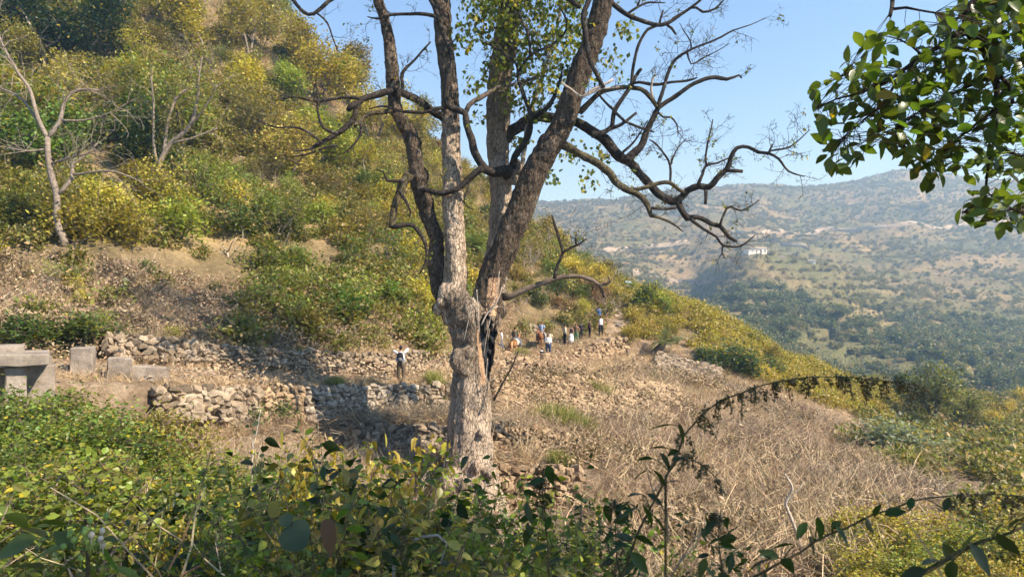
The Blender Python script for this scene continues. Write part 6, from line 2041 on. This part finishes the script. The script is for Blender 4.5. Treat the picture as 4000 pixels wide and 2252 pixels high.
nettle('nettle_plant', 'short nettle sprig with tassels hanging beside the arching nettle stem', [(2600, 1860, 0), (2650, 1790, .0), (2690, 1780, .02), (2750, 1820, .04), (2800, 1870, .05), (2815, 1890, .05)], 2.15, [(x, rg.uniform(45, 80)) for x in range(2660, 2815, 18)], [(2640, 1765, 20, 60)], 3, thick=.004)
L2 = [(3060, 2130, 200, 90), (3130, 2070, 230, 80), (3200, 2060, -80, 90), (3270, 2040, 60, 70), (3290, 2090, -60, 80), (3170, 2130, -70, 80), (3430, 1985, 80, 80), (3400, 2050, -50, 80), (3500, 1995, 20, 90), (3560, 1955, 70, 70), (3000, 2160, 160, 90), (2960, 2200, 200, 110), (3080, 2200, -40, 100), (3700, 1960, 60, 70)]
T2 = [(x, rg.uniform(50, 110)) for x in range(3760, 4060, 24)]
nettle('nettle_plant', 'nettle stem slanting across the bottom right with paired dark leaves', [(2880, 2300, 0), (2990, 2215, 0), (3120, 2150, .02), (3250, 2080, .03), (3400, 2010, .04), (3550, 1965, .05), (3700, 1935, .07), (3850, 1930, .08), (4000, 1945, .1), (4080, 1970, .1)], 2.0, T2, L2, 4)
L3 = [(3640, 2190, 170, 130), (3700, 2140, 110, 110), (3790, 2110, 60, 120), (3830, 2180, -60, 130), (3900, 2060, 80, 110), (3940, 2120, -40, 130), (3980, 2030, 50, 110), (3720, 2230, -70, 120), (4010, 2100, -80, 120), (3560, 2240, 200, 120)]
nettle('nettle_plant', 'broad-leaved nettle in the bottom right corner', [(3500, 2300, 0), (3640, 2215, 0), (3800, 2130, .02), (3950, 2070, .03), (4100, 2010, .05)], 1.7, [], L3, 5, thick=.007)
for nm, x, y0, y1, d, sd in (('dark nettle top left of the arching nettle', 2120, 2280, 1830, 2.6, 6), ('dark nettle tuft between the two tall nettle stems', 2400, 2290, 1960, 2.7, 7), ('drooping nettle top low between the arching stem and the straw', 2800, 2300, 2010, 2.6, 8), ('small dark nettle top at the bottom centre', 1560, 2300, 2050, 2.8, 9)):
    ls = []
    for k in range(22):
        t = (k / 22) ** 1.4
        y = y1 + 20 + t * (y0 - y1); ls.append((x + rg.choice((-1, 1)) * rg.uniform(15, 60), y, rg.choice((-40, 215, -70, 250, 190, 0)), rg.uniform(45, 90)))
    nettle('nettle_plant', nm, [(x + 30, y0, 0), (x + 15, (y0 * 2 + y1) / 3, 0), (x + 5, (y0 + y1 * 2) / 3, .02), (x, y1 + 15, .02), (x - 10, y1, .03)], d, [(x, rg.uniform(40, 80)) for k in range(10)], ls, sd, col=(.045, .08, .018))
# bud plant in the bottom left corner
M['bud'] = leaf_mat('bud', (.32, .42, .10), .2, .02, .3, 0); M['petal'] = leaf_mat('petal', (.72, .62, .5), .15, .01, .3, 0)
bt = nettle('budding_plant', 'broad-leaved plant with a pale green bud cluster in the bottom left corner', [(330, 2300, 0), (345, 2220, 0), (340, 2150, .0), (335, 2090, .0), (325, 2050, .0)], 2.3, [],
            [(120, 2070, 165, 170), (60, 2130, 200, 190), (180, 2150, 190, 210), (250, 2090, 140, 150), (420, 2180, -40, 180), (250, 2220, 220, 200), (350, 2235, -80, 150), (420, 2100, 20, 120), (90, 2210, 180, 200), (60, 2020, 150, 150), (500, 2240, -20, 150), (200, 2040, 150, 110)], 12, (.15, .21, .035), .008)
rng = np.random.default_rng(3)
for k in range(22):
    x = 345 + rng.normal() * 34; y = 2105 + rng.normal() * 28 - (20 if k < 8 else 0)
    m = MB(); q = P(x, y, 2.26 + rng.normal() * .02) - bt.location
    m.ball(q, (.008 + .004 * rng.random(), .008, .011), nu=8, nv=6); m.tube([q, q + Vector((0, 0, -.03))], [.002, .002], 4)
    m.build('bud', M['bud'] if k < 18 else M['petal'], bt, True)
# single big leaves that stand out in the foreground
def lone(name, label, x, y, L, d, ang, col, ratio, mat='leaf_near', cat='plant', curl=.3):
    p = P(x, y, d); g = ground(p.x, p.y + .3)
    root = empty(name, g); tag(root, label, cat)
    a = math.radians(ang); dr = Vector((math.cos(a), -.25, math.sin(a)))
    st = p - dr.normalized() * L * d / F * .5 - g
    V, Fc = leaf_fine([tuple(st)], [tuple(dr)], np.array([L * d / F]), np.random.default_rng(1), ratio, 1, curl, .12, [(0, 0), (.06, .32), (.2, .46), (.45, .5), (.7, .4), (.88, .2), (1, 0)], [(.1, -1, .5)])
    b = MB(); b.add(V, Fc.tolist()); o = b.build('leaf', M[mat], root, True); o.color = (*col, 1)
    b = MB(); b.tube([Vector((0, 0, -.1)), st * .5 + Vector((.08, 0, 0)), st], [.006, .004, .002], 5); b.build('stem', M['nettle_stem'], root, True)


lone('round_leaf_vine', 'large round grey green leaf among the dark weeds', 1145, 2085, 130, 3.2, 170, (.075, .115, .06), .95)
lone('round_leaf_vine', 'smaller round leaf just above the large round leaf', 1112, 2025, 60, 3.2, 150, (.075, .115, .06), .9)
lone('dead_leaf_vine', 'brown curled dead leaf hanging right of the large round leaf', 1285, 2085, 120, 3.3, -75, (.22, .1, .035), .5, 'leaf_dry', curl=.6)
lone('round_leaf_vine', 'yellow round leaf above the large round leaf', 1075, 1985, 70, 3.4, 20, (.34, .28, .04), .9)
# dead pale stems standing in the brush
for i, (lab, pp) in enumerate((('tall crooked pale dead stem standing in the brush on the right', [(3130, 2140, 5), (3105, 2060, 6), (3075, 1985, 6), (3070, 1960, 6), (3095, 1910, 5), (3085, 1880, 4), (3065, 1850, 3)]),
                               ('thin straight dead stem in the left weeds', [(205, 2090, 5), (210, 2000, 5), (208, 1950, 5), (222, 1890, 4), (240, 1840, 3)]),
                               ('thin pale dead stem before the dark terrace end', [(985, 1770, 3), (1000, 1700, 3), (1010, 1640, 2), (1018, 1600, 2)]),
                               ('curved pale dead branch arching low in the dark weeds', [(1540, 2180, 6), (1590, 2120, 6), (1650, 2095, 6), (1710, 2088, 5), (1745, 2120, 5), (1720, 2200, 4)]))):
    d = (18, 11, 14, 4.6)[i]
    f0 = P(pp[0][0], pp[0][1], d); g = ground(f0.x, f0.y)
    root = empty('withered_weed', g); tag(root, lab, 'weed')
    pts = [Vector((0, 0, -.1))] + [P(x, y, d) - g for x, y, r in pp]; rr = [pp[0][2] * d / F] + [r * d / F for x, y, r in pp]
    sp, sr = smooth_path(pts, rr, .08)
    m = MB(); m.tube(sp, sr, 7, wob=.15); m.build('stalk', M['wood_pale'], root, True)
    m = MB(); k = len(sp) * 2 // 3; m.tube(wander(np.random.default_rng(i), sp[k], Vector((.6, 0, .8)), .25 * d / 6, 4, .2), [sr[k] * .6, sr[k] * .5, sr[k] * .4, sr[k] * .3, sr[k] * .2], 5); m.build('side_twig', M['wood_pale'], root, True)

# ------------------------------------------------------------------ the tree that overhangs from the right
OT = empty('overhanging_tree', ground(9.0, 1.0))
tag(OT, 'dark leafy branch of a broadleaf tree hanging into the top right corner', 'tree')
o0 = OT.location.copy()
m = MB(); tp = [o0 + Vector((0, 0, -.2)), Vector((8.8, 1.2, .5)), Vector((8.3, 2.0, 2.6)), Vector((7.4, 3.2, 4.6)), Vector((6.2, 4.6, 4.2))]
a, b = smooth_path([p - o0 for p in tp], [.38, .32, .26, .18, .1], .3); m.tube(a, b, 14, wob=.15); m.build('trunk', M['bark_dark'], OT, True)
OD = 6.2
OB = [([(4300, -330, 26), (4080, -200, 24), (3900, -90, 22), (3820, 0, 20), (3781, 45, 19), (3786, 124, 19), (3828, 166, 18), (3862, 228, 17), (3888, 297, 13), (3897, 414, 9), (3897, 510, 8), (3869, 600, 6), (3855, 690, 5), (3848, 779, 4)], 0),
      ([(3786, 124, 14), (3740, 140, 12), (3690, 166, 10), (3607, 221, 9), (3524, 276, 8), (3441, 331, 6), (3345, 366, 4), (3260, 390, 3), (3190, 420, 2)], -.2), ([(3862, 228, 12), (3950, 240, 11), (4050, 230, 10)], .2),
      ([(3890, 290, 8), (3940, 330, 8), (3955, 400, 7), (3930, 430, 5)], .1), ([(3890, 300, 6), (3800, 330, 6), (3700, 380, 4), (3600, 430, 3), (3500, 500, 2)], -.1), ([(3897, 420, 6), (3820, 480, 5), (3720, 560, 4), (3640, 640, 3)], 0),
      ([(3760, 60, 7), (3720, 85, 5), (3680, 92, 4)], 0), ([(3607, 221, 5), (3560, 180, 4), (3500, 150, 3), (3450, 140, 2)], -.2), ([(3524, 276, 5), (3450, 400, 4), (3360, 480, 3), (3290, 540, 2)], -.3), ([(3440, 331, 4), (3350, 280, 3), (3280, 300, 2)], -.2),
      ([(3880, 560, 5), (3960, 600, 5), (4050, 620, 5)], .1), ([(3850, 740, 3), (3900, 790, 3), (3990, 830, 2)], 0), ([(3848, 770, 3), (3800, 800, 2), (3760, 830, 2)], 0), ([(3480, -40, 9), (3486, 10, 8), (3477, 62, 7)], -.3), ([(3488, 36, 6), (3540, 30, 5), (3590, 40, 4), (3650, 50, 4)], -.3),
      ([(3830, 10, 12), (3900, 30, 10), (4040, 50, 9)], .2)]
tips = []
for pp, k in OB:
    pts = [P(x, y, OD + k * j / len(pp)) - o0 for j, (x, y, r) in enumerate(pp)]; rr = [r * OD / F for x, y, r in pp]
    sp, sr = smooth_path(pts, rr, .06); m = MB(); m.tube(sp, sr, 8, wob=.15); m.build('branch', M['bark_dark'], OT, True)
    tips += sp
LEAFMESH = []
rng = np.random.default_rng(21)
for k in range(8):
    V, Fc = leaf_fine([(0, 0, 0)], [(1, 0, 0)], np.array([1.0]), rng, .5 + .08 * rng.random(), 1, .15 + .3 * rng.random(), .25, [(0, 0), (.12, .26), (.34, .48), (.6, .46), (.82, .25), (1, 0)], [(0, 0, 1)])
    me = np_mesh('leaf', V, Fc, True); me.materials.append(None); LEAFMESH.append(me)
M['leaf_over'] = leaf_mat('leaf_overhanging', None, .35, .03, .58, 0, (.3, .2, .02), .35, .5)
poly = [(3160, 420), (3170, 340), (3270, 290), (3360, 180), (3480, 120), (3540, 85), (3620, 110), (3720, 60), (3800, -60), (4080, -80), (4080, 760), (3960, 720), (3880, 660), (3760, 690), (3700, 660), (3640, 740), (3590, 690), (3500, 580), (3430, 560), (3320, 650), (3240, 650), (3200, 520)]
poly2 = [(3745, 800), (3860, 720), (4060, 740), (4060, 860), (3960, 880), (3840, 870), (3760, 850)]


def inside(x, y, pl):
    c = False
    for i in range(len(pl)):
        x1, y1 = pl[i]; x2, y2 = pl[i - 1]
        if (y1 > y) != (y2 > y) and x < (x2 - x1) * (y - y1) / (y2 - y1) + x1: c = not c
    return c


spots = []
while len(spots) < 1150:
    x, y = rng.uniform(3150, 4080), rng.uniform(-80, 660) if len(spots) < 1030 else rng.uniform(660, 880)
    if (inside(x, y, poly) and noise.noise(Vector((x * .012, y * .012, 4))) > -.32) or inside(x, y, poly2): spots.append((x, y))
TP = np.array(tips); sticks = MB()
extra = MB()
for k, (x, y) in enumerate(spots):
    p = P(x, y, OD + rng.normal() * .35) - o0
    i = int(np.linalg.norm(TP - np.array(p), axis=1).argmin()); q = Vector(TP[i])
    if (p - q).length > .06: sticks.tube([q, q.lerp(p, .55) + Vector(rng.normal(size=3)) * .02, p], [.0035, .0028, .0018], 3, cap=False)
    dr = Vector(rng.normal(size=3)) * .7 + (p - q).normalized() * .6 + Vector((0, 0, -.25))
    e = dr.to_track_quat('X', 'Z').to_matrix() @ Euler((rng.normal() * .7, 0, 0)).to_matrix()
    L = .115 + .055 * rng.random()
    col = (.075, .115, .017) if rng.random() < .9 else (.32, .24, .03)
    if k % 4 == 0:
        o = bpy.data.objects.new('leaf', LEAFMESH[k % 8]); o.material_slots[0].link = 'OBJECT'; o.material_slots[0].material = M['leaf_over']; o.color = (*col, 1)
        o.matrix_local = Matrix.Translation(p) @ e.to_4x4() @ Matrix.Scale(L, 4); link(o, OT)
    else:
        me = LEAFMESH[k % 8]
        extra.add([tuple(p + e @ (v.co * L)) for v in me.vertices], [tuple(f.vertices) for f in me.polygons])
o = extra.build('leaf', M['leaf_over'], OT, True); o["kind"] = 'stuff'; o.color = (.075, .115, .017, 1)
o = sticks.build('twigs', M['wood_dark'], OT); o["kind"] = 'stuff'
# its crown above the photographer
n = 19000
pos = rng.normal(size=(n, 3)); pos = unit(pos) * (rng.random((n, 1)) ** .4)
cl = np.array([noise.noise(Vector(p) * 2.3) for p in pos])
pos = pos[cl > -.22] * np.array([7.0, 4.0, 2.0]) + np.array([5.0, -.9, 6.6])
d = rng.normal(size=pos.shape)
V, Fc = leaf_quads(pos - np.array(o0), d, .16 + .1 * rng.random(len(pos)), rng, .55)
o = obj('crown', np_mesh('crown', V, Fc), OT, [M['leaf_over']]); o["kind"] = 'stuff'; o.color = (.075, .115, .017, 1)
for k in range(9):
    a = rng.random() * 6.28; q = wander(rng, Vector((7.6, 2.6, 4.2)) - o0, Vector((math.cos(a), math.sin(a), .5)), 4.0, 6, .18); m = MB(); m.tube(q, [.12, .1, .08, .06, .045, .03, .015], 7); m.build('branch', M['bark_dark'], OT, True)
